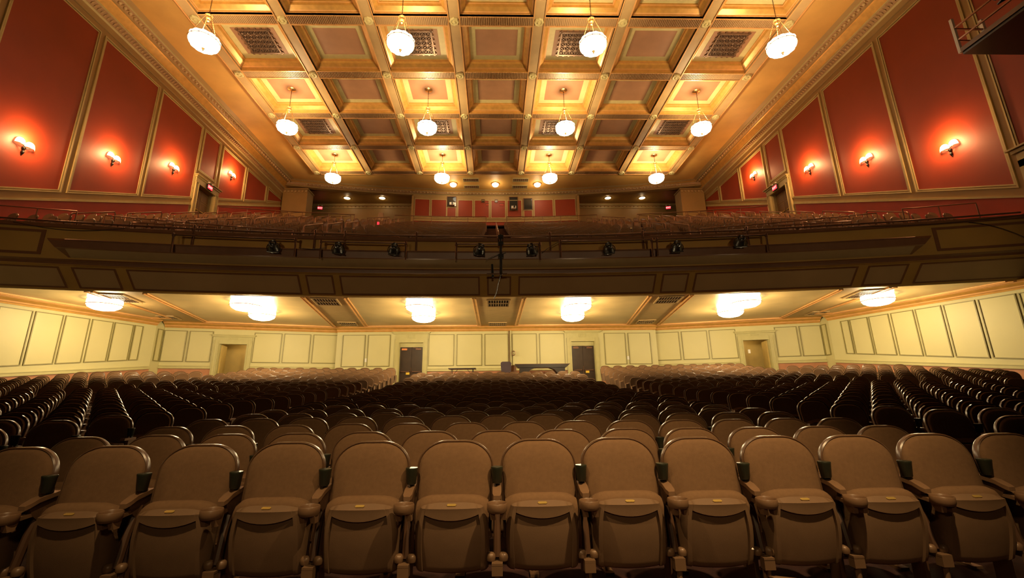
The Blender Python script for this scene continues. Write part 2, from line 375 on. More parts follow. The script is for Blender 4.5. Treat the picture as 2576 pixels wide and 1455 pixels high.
# coffers: one recess mesh shared by all bays
hx, hy = DX/2-BW, DY/2-BW
cm = MB()
prof = [(0.0, -.02), (0.0, .10), (.05, .10), (.05, .16), (.10, .19), (.26, .30), (.30, .42), (.36, .42), (.36, .50), (.70, .50)]
cmis = [0, 1, 0, 1, 0, 0, 1, 0, 2]
for k in range(len(prof)-1):
    (a, za), (b, zb) = prof[k], prof[k+1]
    A = [(-hx+a, -hy+a, za), (hx-a, -hy+a, za), (hx-a, hy-a, za), (-hx+a, hy-a, za)]
    B = [(-hx+b, -hy+b, zb), (hx-b, -hy+b, zb), (hx-b, hy-b, zb), (-hx+b, hy-b, zb)]
    cm.add(A+B, [(i, (i+1) % 4, (i+1) % 4+4, i+4) for i in range(4)], cmis[k])
cmesh = cm.mesh('coffer', ['gold', 'beamline', 'cream'])
px, py = hx-.70, hy-.70
pm = MB().box((0, 0, .53), (2*px+.02, 2*py+.02, .08)).mesh('coffer_panel', 'mauve')
# lattice grille
gr = MB(); G = 0.77
gr.box((0, 0, .478), (2*G, 2*G, .02), 1)
for s2 in (-1, 1):
    gr.box((s2*G, 0, .45), (.09, 2*G+.09, .06)); gr.box((0, s2*G, .45), (2*G+.09, .09, .06))
nc = 5; cs = 2*G/nc
for k in range(1, nc): gr.box((-G+k*cs, 0, .455), (.028, 2*G, .03)); gr.box((0, -G+k*cs, .455), (2*G, .028, .03))
for k in range(-nc+1, nc):
    a = max(-G, -G+k*cs); b = min(G, G+k*cs)
    gr.bar((a, a-k*cs, .452), (b, b-k*cs, .452), .022, .025); gr.bar((a, -(a-k*cs), .452), (b, -(b-k*cs), .452), .022, .025)
for i in range(nc):
    for j_ in range(nc):
        cx, cy = -G+(i+.5)*cs, -G+(j_+.5)*cs
        gr.tube([(cx+cs*.36*math.cos(2*PI*q/8), cy+cs*.36*math.sin(2*PI*q/8), .45) for q in range(8)], .013, 4, closed=True)
for k in range(nc+1):
    for s2 in (-1, 1):
        gr.box((-G+k*cs, s2*(G+.075), .46), (.09, .09, .04)); gr.box((s2*(G+.075), -G+k*cs, .46), (.09, .09, .04))
gmesh = gr.mesh('ceiling_grille', ['grille', 'void'])
for i in range(7):
    for j_ in range(6):
        c = ob('coffer', cmesh, ceiling, ((gx[i]+gx[i+1])/2, (gy[j_]+gy[j_+1])/2, ZB))
        ob('coffer_panel', pm, c)
        if i in (0, 2, 4, 6) and j_ in (0, 2, 4): ob('ceiling_grille', gmesh, c)

# ------------------------------------------------------------------ chandeliers
def lobed(nl, amt): return lambda a, z: 1-amt*(1-abs(math.cos(nl*a/2)))
def chandelier_meshes():
    D = {}
    D['canopy'] = MB().lathe([(.001, -.10), (.05, -.10), (.08, -.06), (.20, -.035), (.24, -.01), (.24, 0)], 20).mesh('canopy', 'brassbright', 40)
    b = MB(); R_ = .60
    b.lathe([(R_*.93, .12), (R_*.985, .17), (R_, .12), (R_*1.0, .07), (R_*.985, .02)], 60, mod=lobed(12, .07))
    b.lathe([(R_*.975, .0), (R_*.97, -.06), (R_*.90, -.16), (R_*.74, -.24), (R_*.5, -.29), (R_*.2, -.31), (.001, -.315)], 60, mod=lobed(12, .06))
    b.lathe([(R_*.93, .12), (R_*.90, .0)], 60, mod=lobed(12, .07))
    D['glass_bowl'] = b.mesh('glass_bowl', 'glow', 60)
    g = MB(); n = 48
    g.tube([(R_*1.0*math.cos(2*PI*q/n), R_*1.0*math.sin(2*PI*q/n), .01) for q in range(n)], .016, 5, closed=True)
    for q in range(12):
        a = 2*PI*(q+.5)/12
        g.lathe([(.001, -.03), (.035, 0), (.001, .03)], 6, (R_*1.005*math.cos(a), R_*1.005*math.sin(a), .01))
        g.tube([(R_*rr*math.cos(a), R_*rr*math.sin(a), zz) for rr, zz in ((.99, .0), (.93, -.12), (.76, -.22), (.5, -.285))], .006, 4)
    D['band'] = g.mesh('band', 'brassbright', 50)
    D['finial'] = MB().lathe([(.001, -.44), (.03, -.42), (.04, -.39), (.02, -.36), (.06, -.33), (.06, -.31)], 10).mesh('finial', 'brassbright', 50)
    return D
CD = chandelier_meshes()
rows_c = [(15.92, 16.22, ''), (23.42, 17.15, ''), (30.92, 17.80, '')]
rw = ['nearest row', 'middle row', 'rear row']; cw = ['far left', 'inner left', 'inner right', 'far right']
for rj, (y, zb_, _) in enumerate(rows_c):
    for ci, x in enumerate((-12.6, -4.2, 4.2, 12.6)):
        t = thing('chandelier', 'scalloped glass bowl chandelier on gilt chains, %s, %s of four' % (rw[rj], cw[ci]), 'chandelier', (x, y, zb_), 0, 'ceiling chandeliers')
        top = ZB+.49-zb_; hub = 1.33
        ob('glass_bowl', CD['glass_bowl'], t); ob('band', CD['band'], t); ob('finial', CD['finial'], t); ob('canopy', CD['canopy'], t, (0, 0, top))
        h = MB(); h.lathe([(.001, .14), (.05, .12), (.12, .05), (.16, .04), (.13, 0), (.10, -.02), (.11, -.08), (.06, -.14), (.03, -.15), (.03, -.2), (.05, -.24), (.001, -.28)], 14, (0, 0, hub))
        h.build('hub', 'brassbright', t, 50)
        st = MB(); z = hub+.12; k = 0
        while z < top-.08:
            st.tube([((.022*math.cos(q*PI/3) if k % 2 else 0), (0 if k % 2 else .022*math.cos(q*PI/3)), z+.05+.05*math.sin(q*PI/3)) for q in range(6)], .009, 4, closed=True); z += .082; k += 1
        st.build('stem_chain', 'steel', t)
        for q in range(4):
            a = PI/4+q*PI/2+.3; ch = MB(); n = 14
            pts = [((.13+(.55-.13)*s_/n)*math.cos(a), (.13+(.55-.13)*s_/n)*math.sin(a), hub+(.15-hub)*s_/n) for s_ in range(n+1)]
            for s_ in range(n): ch.tube([pts[s_], tuple((pts[s_][c_]+pts[s_+1][c_])/2 for c_ in range(3)), pts[s_+1]], [.006, .019, .006], 5)
            ch.build('chain', 'brassbright', t)
        boost = 1.0
        lamp('chandelier_light', (x, y, zb_+.55), P_UP, WARM, .2, 162, (x, y, zb_+5), .35)
        lamp('chandelier_light', (x, y, zb_-.62), P_DOWN, WARM, .30)

# ------------------------------------------------------------------ upper back wall
def YBK(X): return 36.9-0.0068*X*X
m = MB(); pth = [(x, YBK(x)) for x in [(-18.4+36.8*i/30) for i in range(31)]]
wb = struct(ob('wall_back', None))
prof = [(0.10, 19.14), (.02, 19.16), (.02, 19.19), (-.02, 19.20), (-.02, 19.25), (-.08, 19.26), (-.08, 19.28), (-.14, 19.30), (-.24, 19.44), (-.30, 19.44), (-.30, 19.48), (-.40, 19.50), (-.60, 19.60)]
MB().sweep(pth, prof, [0, 1, 1, 0, 0, 1, 2, 2, 1, 0, 3, 0], side=1).build('cornice', ['tan', 'tan_line', 'flute', 'gold'], wb)
eg = MB(); x = -16.4
while x < 16.5:
    if not (-5.35 < x < -4.5 or 5.1 < x < 0): 
        eg.lathe([(0.001, -.075), (.06, -.05), (.08, 0), (.06, .05), (.001, .075)], 8, (x, YBK(x)-.20, 19.36)); eg.box((x+.15, YBK(x)-.20, 19.36), (.03, .06, .12))
    x += .30
stuff(eg.build('egg_moulding', 'beam', wb, smooth=50))
# bulkhead above the openings
MB().sweep(pth, [(0.10, 19.14), (-.30, 19.14), (-.30, 19.8)], side=-1).build('bulkhead', 'tan', wb)
# red booth wall
BX = 7.45
fnb = lambda u, v: (u, YBK(u)-.12, v)
booth = struct(MB().slab(fnb, -BX, BX, 15.0, 19.14, 16, 1, -.25, 0).build('wall_booth', 'tan'))
bp_ = [(-7.25, -5.95), (-5.78, -4.55), (-4.38, -3.72), (-3.52, -2.25), (-2.08, -.82), (-.62, .62), (.80, 2.05), (2.92 - .02, 3.58), (3.78, 5.32), (5.52, 7.28)]
bp_ = [(-7.28, -5.98), (-5.80, -4.48), (-4.40, -3.62), (-3.42, -2.12), (-1.92, -.62), (-.42, .86), (1.06, 2.34), (2.56, 3.30), (3.50, 5.18), (5.38, 7.22)]
for k, (a, b) in enumerate(bp_):
    small = k in (2, 7); za, zb = 17.02, (17.98 if k == 2 else 17.72) if small else 18.72
    p = MB().slab(fnb, a, b, za, zb, 3, 1, 0, .012).build('panel', 'red', booth)
    MB().frame(fnb, a-.03, b+.03, za-.03, zb+.03, .05, .05, 3, 1, 0, .04).build('panel_frame', 'tan_line', p)
MB().slab(fnb, -BX, BX, 15.0, 16.62, 10, 1, 0, .02).build('dado_panel', 'red', booth)
r = MB().slab(fnb, -BX, BX, 16.62, 16.68, 10, 1, 0, .06).slab(fnb, -BX, BX, 16.86, 16.90, 10, 1, 0, .04); r.build('dado_rail', 'tan_line', booth)
for s2 in (-1, 1): MB().box((s2*BX, YBK(BX)+1.2, 17.0), (.2, 2.9, 4.0)).build('return_wall', 'tan', booth)
# projection ports
def port(a, b, z0, z1, label, proj=None):
    t = thing('projection_port', label, 'opening', ((a+b)/2, YBK((a+b)/2)-.12, z0))
    w, h = b-a, z1-z0
    MB().box((0, .0, h/2), (w, .06, h)).build('port_glass', 'lens', t)
    MB().box((0, -.03, -.02), (w+.08, .08, .05)).box((0, -.03, h+.02), (w+.08, .08, .05)).box((-w/2-.02, -.03, h/2), (.05, .08, h)).box((w/2+.02, -.03, h/2), (.05, .08, h)).build('port_frame', 'fdark', t)
    if proj is not None:
        q = thing('projector', proj[1], 'projector', ((a+b)/2+proj[0], YBK(0)-.33, z0+.02))
        MB().box((0, 0, .15), (.42, .36, .24)).build('projector_body', 'white', q)
        MB().tube([(.05, -.18, .16), (.05, -.27, .16)], .085, 12).build('projector_lens', 'black', q, 40)
port(-4.40, -3.62, 18.10, 19.02, 'dark projection window high in the left part of the red wall', (.05, 'small white projector in the left window of the red wall'))
port(1.26, 1.98, 17.74, 19.02, 'tall dark projection window right of the red wall centre', (.0, 'white projector low in the tall dark window'))
port(2.56, 3.30, 17.80, 18.86, 'square dark window beside the tall projection window')
for (a, b, z0, z1, lb) in ((-1.28, -1.04, 18.55, 18.78, 'tiny square port left of the red wall centre'), (-.06, .14, 18.55, 18.78, 'tiny square port right of the red wall centre')): port(a, b, z0, z1, lb)
for (a, b, z0, z1, lb) in ((-.90, -.66, 18.2, 18.4, 'small red shutter slot left of the red wall centre'), (.34, .72, 18.2, 18.4, 'small red shutter slot right of the red wall centre')):
    t = thing('port_shutter', lb, 'shutter', ((a+b)/2, YBK(0)-.15, z0)); w, h = b-a, z1-z0
    MB().box((0, 0, h/2), (w, .05, h)).build('shutter_plate', 'red_dado', t); MB().box((0, -.03, h), (w+.06, .06, .03)).build('shutter_hood', 'fdark', t)
# recess behind, either side of the booth
for s2, nm in ((-1, 'wall_recess_left'), (1, 'wall_recess_right')):
    m = MB(); m.box((s2*12.9, 38.95, 17.0), (11.2, .2, 5.2)); m.box((s2*17.6, 37.6, 17.0), (.2, 2.8, 5.2))
    rc = struct(m.build(nm, 'tan'))
    MB().box((s2*12.9, 37.6, 19.47), (11.2, 2.8, .1)).build('recess_ceiling', 'fascia', rc)
    MB().box((s2*12.9, 38.82, 18.92), (10.6, .1, .05)).box((s2*12.9, 38.80, 19.24), (10.6, .14, .06)).build('moulding', 'tan_line', rc)
    e2 = MB(); x = 8.0
    while x < 17.4: e2.lathe([(0.001, -.07), (.07, 0), (.001, .07)], 6, (s2*x, 38.80, 19.08)); x += .36
    stuff(e2.build('egg_moulding', 'tan', rc))
    # pier beside the corner
    p = MB().box((s2*17.35, 35.6, 17.2), (2.1, 1.2, 3.4)).box((s2*17.35, 35.55, 18.95), (2.25, 1.3, .12)).build('pier', 'tan', rc)
    dn = MB()
    for k in range(7): dn.box((s2*(16.4+.3*k), 34.96, 18.75), (.16, .08, .14))
    stuff(dn.build('dentils', 'beam', rc))
for (x, y, z, lb) in ((-13.84, 37.7, 19.41, 'outer one left of the red wall'), (-10.59, 37.7, 19.41, 'inner one left of the red wall'), (10.59, 37.7, 19.41, 'inner one right of the red wall'), (13.84, 37.7, 19.41, 'outer one right of the red wall')):
    t = thing('recessed_downlight', 'round glowing downlight in the dark rear recess, '+lb, 'ceiling light', (x, y, z), 0, 'downlights in the rear recesses')
    MB().lathe([(.001, 0), (.28, 0)], 20).build('diffuser', 'downlight', t); MB().lathe([(.28, .0), (.33, -.02), (.34, .02)], 20).build('trim_ring', 'tan', t, 40)
    lamp('downlight_lamp', (x, y, z-.15), 9, WARM, .1)
for (x, lb) in ((-3.75, 'left'), (-.04, 'middle'), (3.68, 'right')):
    t = thing('dome_light', 'round glowing dome light on the rear ceiling strip, %s of three' % lb, 'ceiling light', (x, 35.2, ZC), 0, 'dome lights on the rear ceiling strip')
    MB().lathe([(.30, 0), (.30, -.10), (.24, -.22), (.12, -.29), (.001, -.31)], 20).build('glass_dome', 'glow', t, 60); MB().lathe([(.36, 0), (.36, -.05), (.29, -.07)], 20).build('rim', 'brassbright', t, 40)
    lamp('dome_lamp', (x, 35.1, ZC-.6), 55, WARM, .2)
for sx_ in (-1, 1):
    for k, yy in enumerate((34.45, 35.75)):
        t = thing('ceiling_vent', 'slatted air vent in the rear ceiling strip, %s %s' % ('left' if sx_ < 0 else 'right', ('nearer', 'farther')[k]), 'vent', (sx_*2.15, yy, ZC-.03), 0, 'air vents in the rear ceiling strip')
        f = MB(); f.box((0, .28, 0), (1.35, .06, .08)).box((0, -.28, 0), (1.35, .06, .08)).box((-.66, 0, 0), (.06, .6, .08)).box((.66, 0, 0), (.06, .6, .08)); f.build('vent_frame', 'tan_line', t)
        MB().box((0, 0, .01), (1.3, .55, .02)).build('vent_back', 'void', t)
        for q in range(7): MB().box((-.54+.18*q, 0, -.01), (.03, .52, .04)).build('slat', 'flute', t)
        for q in range(2): MB().box((0, -.1+.2*q, -.012), (1.28, .03, .03)).build('slat', 'flute', t)

# ------------------------------------------------------------------ balcony
bal = struct(ob('balcony', None))
NXB = 46; XB = 20.3
bpath = [(-XB+2*XB*i/NXB, YB+curve(-XB+2*XB*i/NXB)) for i in range(NXB+1)]
# parapet body; d grows towards the stage
body = [(-.45, 7.32), (.90, 7.32), (.95, 7.30), (.95, 7.18), (.90, 7.16), (.90, 6.58)]
low = [(.90, 6.58), (.90, 6.05), (.80, 5.98), (.78, 5.90), (.62, 5.88), (.04, 5.16), (0, 5.15), (-.02, 5.3)]
MB().sweep(bpath, body, [1, 1, 1, 1, 0], side=-1).build('parapet', ['fascia', 'fdark'], bal)
MB().sweep(bpath, low, [0, 1, 1, 0, 0, 0, 0], side=-1).build('fascia', ['fascia', 'fdark'], bal)
MB().sweep(bpath, [(-.45, 7.32), (-.45, 6.3)], side=-1).build('parapet_back', 'fdark', bal)
# projecting light trough along the middle of the front
TX = 15.0
tp = [(-TX+2*TX*i/36, YB+curve(-TX+2*TX*i/36)) for i in range(37)]
tr = MB().sweep(tp, [(.88, 6.60), (1.33, 6.64), (1.36, 6.62), (1.36, 6.56), (1.30, 6.34), (1.24, 6.32), (.86, 6.08), (.84, 5.98)], [0, 3, 3, 1, 1, 2, 1], side=-1)
for e in (0, -1):
    sg = -1 if e == 0 else 1; q = [(.88, 6.60), (1.33, 6.64), (1.36, 6.56), (1.30, 6.34), (1.24, 6.32), (.86, 6.08)]
    p0, p1 = (tp[0], tp[1]) if e == 0 else (tp[-2], tp[-1])
    tv = (Vector(p1)-Vector(p0)).normalized(); nv_ = Vector((tv.y, -tv.x)); pe = Vector(tp[e])
    ra = [(pe.x+nv_.x*d_, pe.y+nv_.y*d_, z) for d_, z in q]
    rb = []
    for d_, z in q:
        sh_ = sg*.50*max(0, (z-6.02))/.6*(1 if d_ > .9 else .9); w_ = pe+tv*sh_+nv_*d_; rb.append((w_.x, w_.y, z))
    tr.add(ra+rb, [(i, (i+1) % 6, (i+1) % 6+6, i+6) for i in range(6)], 1); tr.add(rb, [tuple(range(6))], 1)
tro = tr.build('light_trough', ['fascia', 'fdark', 'fcove', 'bronze_rail'], bal)
# sloping lower band with framed panels
def fband(u, v):  # v 0 bottom .. 1 top
    return (u, YB+curve(u)-(.04+.58*v), 5.16+.72*v)
segs = [(-.45, .45), (.78, 6.10), (6.38, 7.34), (7.62, 13.35), (13.72, 15.0), (15.4, 20.0)]
for s2 in (-1, 1):
    for k, (a, b) in enumerate(segs):
        if k == 0 and s2 < 0: continue
        a2, b2 = (a, b) if s2 > 0 or k == 0 else (-b, -a)
        nu = max(1, int((b-a)/1.0))
        p = MB().slab(fband, a2, b2, .10, .94, nu, 1, 0, .012).build('panel', 'fpanel', bal)
        MB().frame(fband, a2-.02, b2+.02, .08, .96, .06, .055, nu, 1, 0, .035).build('panel_frame', 'fdark', p)
# upper outer panels left and right of the trough
def fup(u, v): return (u, YB+curve(u)-.90, v)
for (a, b) in ((-20.0, -15.75), (15.75, 20.0)):
    p = MB().slab(fup, a, b, 6.25, 6.98, 4, 1, 0, .012).build('panel', 'fpanel', bal)
    MB().frame(fup, a-.05, b+.05, 6.17, 7.06, .12, .09, 4, 1, 0, .04).build('panel_frame', 'fdark', p)
# stepped floor of the balcony
m = MB(); nr = 23; NX2 = 30; ZR = lambda r: -0.536+0.443*(17.3+.86*r)
for r in range(nr):
    ya, yb = 16.55+.86*r, 16.55+.86*(r+1); zz = ZR(r)-.05; zn = ZR(r+1)-.05
    pts = [(-18.5+37*i/NX2) for i in range(NX2+1)]
    vs = []
    for x in pts: c_ = curve(x); vs += [(x, ya+c_, zz), (x, yb+c_, zz), (x, yb+c_, zn)]
    m.add(vs, [q for i in range(NX2) for q in ((i*3, i*3+3, i*3+4, i*3+1), (i*3+1, i*3+4, i*3+5, i*3+2))])
m.build('steps', 'carpet', bal)
rr = nr; ya = 16.55+.86*nr; m = MB(); m.box((0, ya+1.6, ZR(nr)-.1), (37, 4.6, .1)); m.build('rear_floor', 'carpet', bal)
# soffit under the balcony
def YW(X):
    X = abs(X)
    if X < 8.97: return 24.5
    if X < 16.9: return 24.72-(X-8.97)*.30
    return 22.3-(X-16.9)*3.087
def XS(Y): return 16.9+(21.6-Y)*.324      # side wall of the stalls
m = MB(); N = 44; vs = []
for i in range(N+1):
    x = -20.4+40.8*i/N; vs += [(x, YB+curve(x)+.0, 5.15), (x, 25.0, 5.15)]
m.add(vs, [(i*2, i*2+1, i*2+3, i*2+2) for i in range(N)])
m.add([(v[0], v[1], 5.5) for v in vs], [(i*2, i*2+2, i*2+3, i*2+1) for i in range(N)])
sof = struct(m.build('ceiling_soffit', 'soffit_band'))
lines = [(.92, .92), (6.15, 7.35), (7.62, 8.90), (13.45, 15.35), (14.95, 16.25)]
def lx(l, Y): f, b = l; return f+(b-f)*(Y-17.0)/7.0
def soffit_panel(l0, l1, sgn, yback, outer=False):
    def fn(u, v):
        y0_ = YB+curve(lx(l0, 17)+(lx(l1, 17)-lx(l0, 17))*u)+.05; Y = y0_+(yback(u)-y0_)*v
        x = lx(l0, Y)+(lx(l1, Y)-lx(l0, Y))*u
        if outer: x = lx(l0, Y)+(XS(Y)-.55-lx(l0, Y))*u
        return (x*sgn, Y, 5.15)
    w = abs(l1[0]-l0[0]) if not outer else 2.2; d_ = 6.6
    g = (lambda u, v: fn(u, v)) if sgn < 0 else (lambda u, v: fn(1-u, v))
    p = MB().slab(g, 0, 1, 0, 1, 5, 3, 0, .02).build('soffit_panel', 'soffit', sof)
    f = MB()
    for k, (o_, ww, hh) in enumerate(((0, .05, .07), (.05, .09, .04), (.14, .03, .06))):
        mi_ = 1 if k != 1 else 0
        f.slab(g, o_/w, 1-o_/w, 1-(o_+ww)/d_, 1-o_/d_, 5, 1, 0, hh, mi_); f.slab(g, o_/w, (o_+ww)/w, 0, 1-(o_+ww)/d_, 1, 3, 0, hh, mi_); f.slab(g, 1-(o_+ww)/w, 1-o_/w, 0, 1-(o_+ww)/d_, 1, 3, 0, hh, mi_)
    f.build('gilt_moulding', ['gold', 'beamline'], p)
for sgn in (-1, 1):
    soffit_panel(lines[0], lines[1], sgn, lambda u: 23.95)
    soffit_panel(lines[2], lines[3], sgn, lambda u: 24.1-u*1.95)
    soffit_panel(lines[4], (19, 19), sgn, lambda u: 21.0-0*u, True)
# air grilles in the soffit bands
def sgrille(cx, cy, w, d_, rz, label):
    t = thing('soffit_grille', label, 'vent', (cx, cy, 5.14), rz, 'air grilles in the balcony underside')
    MB().box((0, 0, -.02), (w, .05, .04)).bar((-w/2, -d_/2, -.02), (w/2, -d_/2, -.02), .05).bar((-w/2, d_/2, -.02), (w/2, d_/2, -.02), .05).bar((-w/2, -d_/2, -.02), (-w/2, d_/2, -.02), .05).bar((w/2, -d_/2, -.02), (w/2, d_/2, -.02), .05).build('grille_frame', 'soffit_band', t)
    MB().box((0, 0, .0), (w, d_, .02)).build('grille_back', 'void', t)
    n = 9
    for q in range(n): MB().box((-w/2+w*(q+.5)/n, 0, -.015), (.035, d_, .03)).build('slat', 'grille', t)
sgrille(-.02, 18.1, .95, 1.35, 0, 'dark slatted grille at the front of the middle ceiling band')
sgrille(-.02, 23.5, .95, 1.0, 0, 'dark slatted grille at the back of the middle ceiling band')
for s2, sd in ((-1, 'left'), (1, 'right')):
    sgrille(s2*7.05, 17.6, .95, 1.3, s2*-.17, 'dark slatted grille at the front of the first %s ceiling band' % sd)
    sgrille(s2*7.95, 23.1, .9, 1.1, s2*-.17, 'dark slatted grille at the back of the first %s ceiling band' % sd)
    sgrille(s2*14.65, 16.75, .85, 1.5, s2*-.25, 'dark slatted grille at the front of the outer %s ceiling band' % sd)
    sgrille(s2*15.75, 20.9, .7, .9, s2*-.25, 'dark slatted grille at the back of the outer %s ceiling band' % sd)
# flush fixtures
fl = [(-15.35, 16.95, 'far left'), (-10.1, 17.25, 'second from the left, front'), (-10.55, 19.4, 'behind the front left pair'), (-3.3, 17.75, 'left of the middle band, front'), (-3.5, 20.2, 'left of the middle band, rear'),
      (3.3, 17.75, 'right of the middle band, front'), (3.5, 20.2, 'right of the middle band, rear'), (10.1, 17.25, 'second from the right, front'), (10.6, 19.4, 'behind the front right pair'), (15.35, 16.95, 'far right')]
FB = MB().lathe([(.50, 0), (.55, -.05), (.55, -.22)], 40, mod=lobed(10, .06)); FB.lathe([(.53, -.24), (.50, -.32), (.36, -.40), (.15, -.44), (.001, -.45)], 40, mod=lobed(10, .05)); FB = FB.mesh('glass_bowl', 'glow2', 60)
FR = MB().tube([(.56*math.cos(2*PI*q/32), .56*math.sin(2*PI*q/32), -.23) for q in range(32)], .018, 5, closed=True).mesh('band', 'brassbright', 50)
for (x, y, lb) in fl:
    t = thing('flush_light', 'glowing scalloped glass light flush under the balcony, '+lb, 'ceiling light', (x, y, 5.13), 0, 'flush lights under the balcony')
    ob('glass_bowl', FB, t); ob('band', FR, t)
    lamp('flush_lamp', (x, y+.1, 4.42), P_UNDER, WARM2, .25)

# ------------------------------------------------------------------ walls of the stalls under the balcony
def wallfn(A, B):
    A = Vector(A); B = Vector(B); d_ = (B-A).normalized(); return lambda u, v: (A.x+d_.x*u, A.y+d_.y*u, v), (B-A).length
def stall_wall(name, A, B, openings=(), zlo=.3):
    """A to B with the room on the right of travel (normal = u x v)"""
    fn, L = wallfn(A, B); m = MB(); u = 0
    for (a, b, zt) in openings:
        m.slab(fn, u, a, zlo, 5.3, 1, 1, -.25, 0); m.slab(fn, a, b, zt, 5.3, 1, 1, -.25, 0); u = b
    m.slab(fn, u, L, zlo, 5.3, 1, 1, -.25, 0)
    return struct(m.build(name, 'sage')), fn, L
def wpanel(parent, fn, a, b, z0, z1, m1='sage_panel', m2='sage_line', dz=0.0):
    g = fn if not dz else (lambda u, v: (fn(u, v)[0], fn(u, v)[1], v+(dz*(u-a)/(b-a))*(z1-v)/(z1-z0)))
    p = MB().slab(g, a, b, z0, z1, 1, 1, 0, .012).build('panel', m1, parent)
    MB().frame(g, a-.03, b+.03, z0-.03, z1+.03, .035, .035, 1, 1, 0, .045).build('panel_moulding', m2, p)
def rails(parent, fn, L, zr, gaps=(), dz=0.0):
    u = 0
    g = lambda u, v: (fn(u, 0)[0], fn(u, 0)[1], v+dz*u/L)
    for (a, b) in list(gaps)+[(L, L)]:
        if a-u > .05:
            MB().slab(g, u, a, zr-.10, zr-.06, 1, 1, 0, .07).slab(g, u, a, zr-.06, zr+.02, 1, 1, 0, .04).slab(g, u, a, zr+.02, zr+.05, 1, 1, 0, .06).build('dado_rail', 'sage_trim', parent)
            MB().slab(g, u, a, zr-1.4, zr-.10, 1, 1, 0, .015).build('dado_panel', 'dado', parent)
        u = b
def stall_cornice(parent, path):
    pr = [(0, 4.88), (.05, 4.88), (.07, 4.93), (.12, 4.95), (.14, 5.0), (.30, 5.08), (.34, 5.08), (.36, 5.12), (.50, 5.15)]
    MB().sweep(path, pr, [0, 0, 1, 1, 0, 1, 1, 0], side=-1).build('gilt_cornice', ['gold', 'beamline'], parent)
# centre back wall (x from left to right; room is on the right of travel)
cA, cB = (-8.97, 24.5), (8.97, 24.5)
dl, dr = (-5.50, -4.16), (4.11, 5.45)
sh = 8.97
wc, fnc, Lc = stall_wall('wall_back_lower', cA, cB, ((dl[0]+sh, dl[1]+sh, 4.27), (dr[0]+sh, dr[1]+sh, 4.27)), .8)
for (a, b) in ((-8.62, -7.42), (-7.22, -6.02), (-3.84, -2.48), (-2.28, -.92), (-.72, .56), (.82, 2.16), (2.36, 3.72), (6.02, 7.18), (7.38, 8.60)): wpanel(wc, fnc, a+sh, b+sh, 3.0, 4.70)
rails(wc, fnc, Lc, 2.78, ((dl[0]+sh-.25, dl[1]+sh+.25), (dr[0]+sh-.25, dr[1]+sh+.25)))
stall_cornice(wc, [cA, cB])
def doorcase(d, fn, a, b, zt, ztop, z0):
    j = MB()
    j.slab(fn, a-.24, a, z0, zt+.2, 1, 1, -.02, .05).slab(fn, b, b+.24, z0, zt+.2, 1, 1, -.02, .05).slab(fn, a-.24, b+.24, zt, zt+.2, 1, 1, -.02, .055)
    for q in (a-.24, a-.06, b+.02, b+.20): j.slab(fn, q, q+.04, z0, zt+.2, 1, 1, 0, .08)
    j.slab(fn, a-.22, b+.22, zt+.2, ztop-.12, 1, 1, 0, .04)
    c_ = (a+b)/2
    j.frame(fn, c_-.22, c_+.22, zt+.24, ztop-.16, .03, .03, 1, 1, .04, .07); j.frame(fn, c_-.14, c_+.14, zt+.29, ztop-.21, .02, .02, 1, 1, .04, .06)
    j.slab(fn, a-.34, b+.34, ztop-.12, ztop-.05, 1, 1, 0, .12).slab(fn, a-.40, b+.40, ztop-.05, ztop, 1, 1, 0, .18)
    j.slab(fn, a-.02, a+.03, z0, zt, 1, 1, -.3, 0).slab(fn, b-.03, b+.02, z0, zt, 1, 1, -.3, 0)
    j.build('door_frame', 'sage_trim', d)
for nm, (a, b) in (('door_4', dl), ('door_5', dr)):
    d = struct(ob(nm, None)); a2, b2 = a+sh, b+sh
    doorcase(d, fnc, a2, b2, 4.27, 4.87, 1.7)
    MB().slab(fnc, a2, b2, 4.04, 4.30, 1, 1, -.22, -.16).slab(fnc, a2, b2, 4.11, 4.14, 1, 1, -.17, -.13).build('transom_panel', 'sage_trim', d)
    mid = (a2+b2)/2
    for k, (p, q) in enumerate(((a2+.04, mid-.005), (mid+.005, b2-.04))):
        leaf = MB().slab(fnc, p, q, 1.85, 4.04, 1, 1, -.24, -.18).build('door_leaf', 'door_dark', d)
        MB().slab(fnc, p+.05, q-.05, 2.66, 2.70, 1, 1, -.14, -.10).slab(fnc, p+.05, p+.09, 2.64, 2.72, 1, 1, -.18, -.10).slab(fnc, q-.09, q-.05, 2.64, 2.72, 1, 1, -.18, -.10).build('push_bar', 'bronze_rail', leaf)
        MB().slab(fnc, p+.10 if k == 0 else q-.4, p+.40 if k == 0 else q-.1, 3.88, 3.96, 1, 1, -.18, -.10).bar(fnc(p+.1, 4.0), fnc(p+.35, 3.97), .02).build('door_closer', 'bronze_rail', leaf)
    lft = nm == 'door_4'
    p0 = mid-.26 if lft else mid+.10
    MB().slab(fnc, p0, p0+.20, 2.52, 2.64, 1, 1, -.10, -.09).build('yellow_notice', 'yellow', d)
    if lft: MB().slab(fnc, a2+.13, a2+.42, 3.86, 3.96, 1, 1, -.095, -.09).build('orange_notice', 'orange', d)
    MB().slab(fnc, mid-.02, mid+.02, 1.9, 2.9, 1, 1, -.17, -.15).build('astragal', 'steel', d)
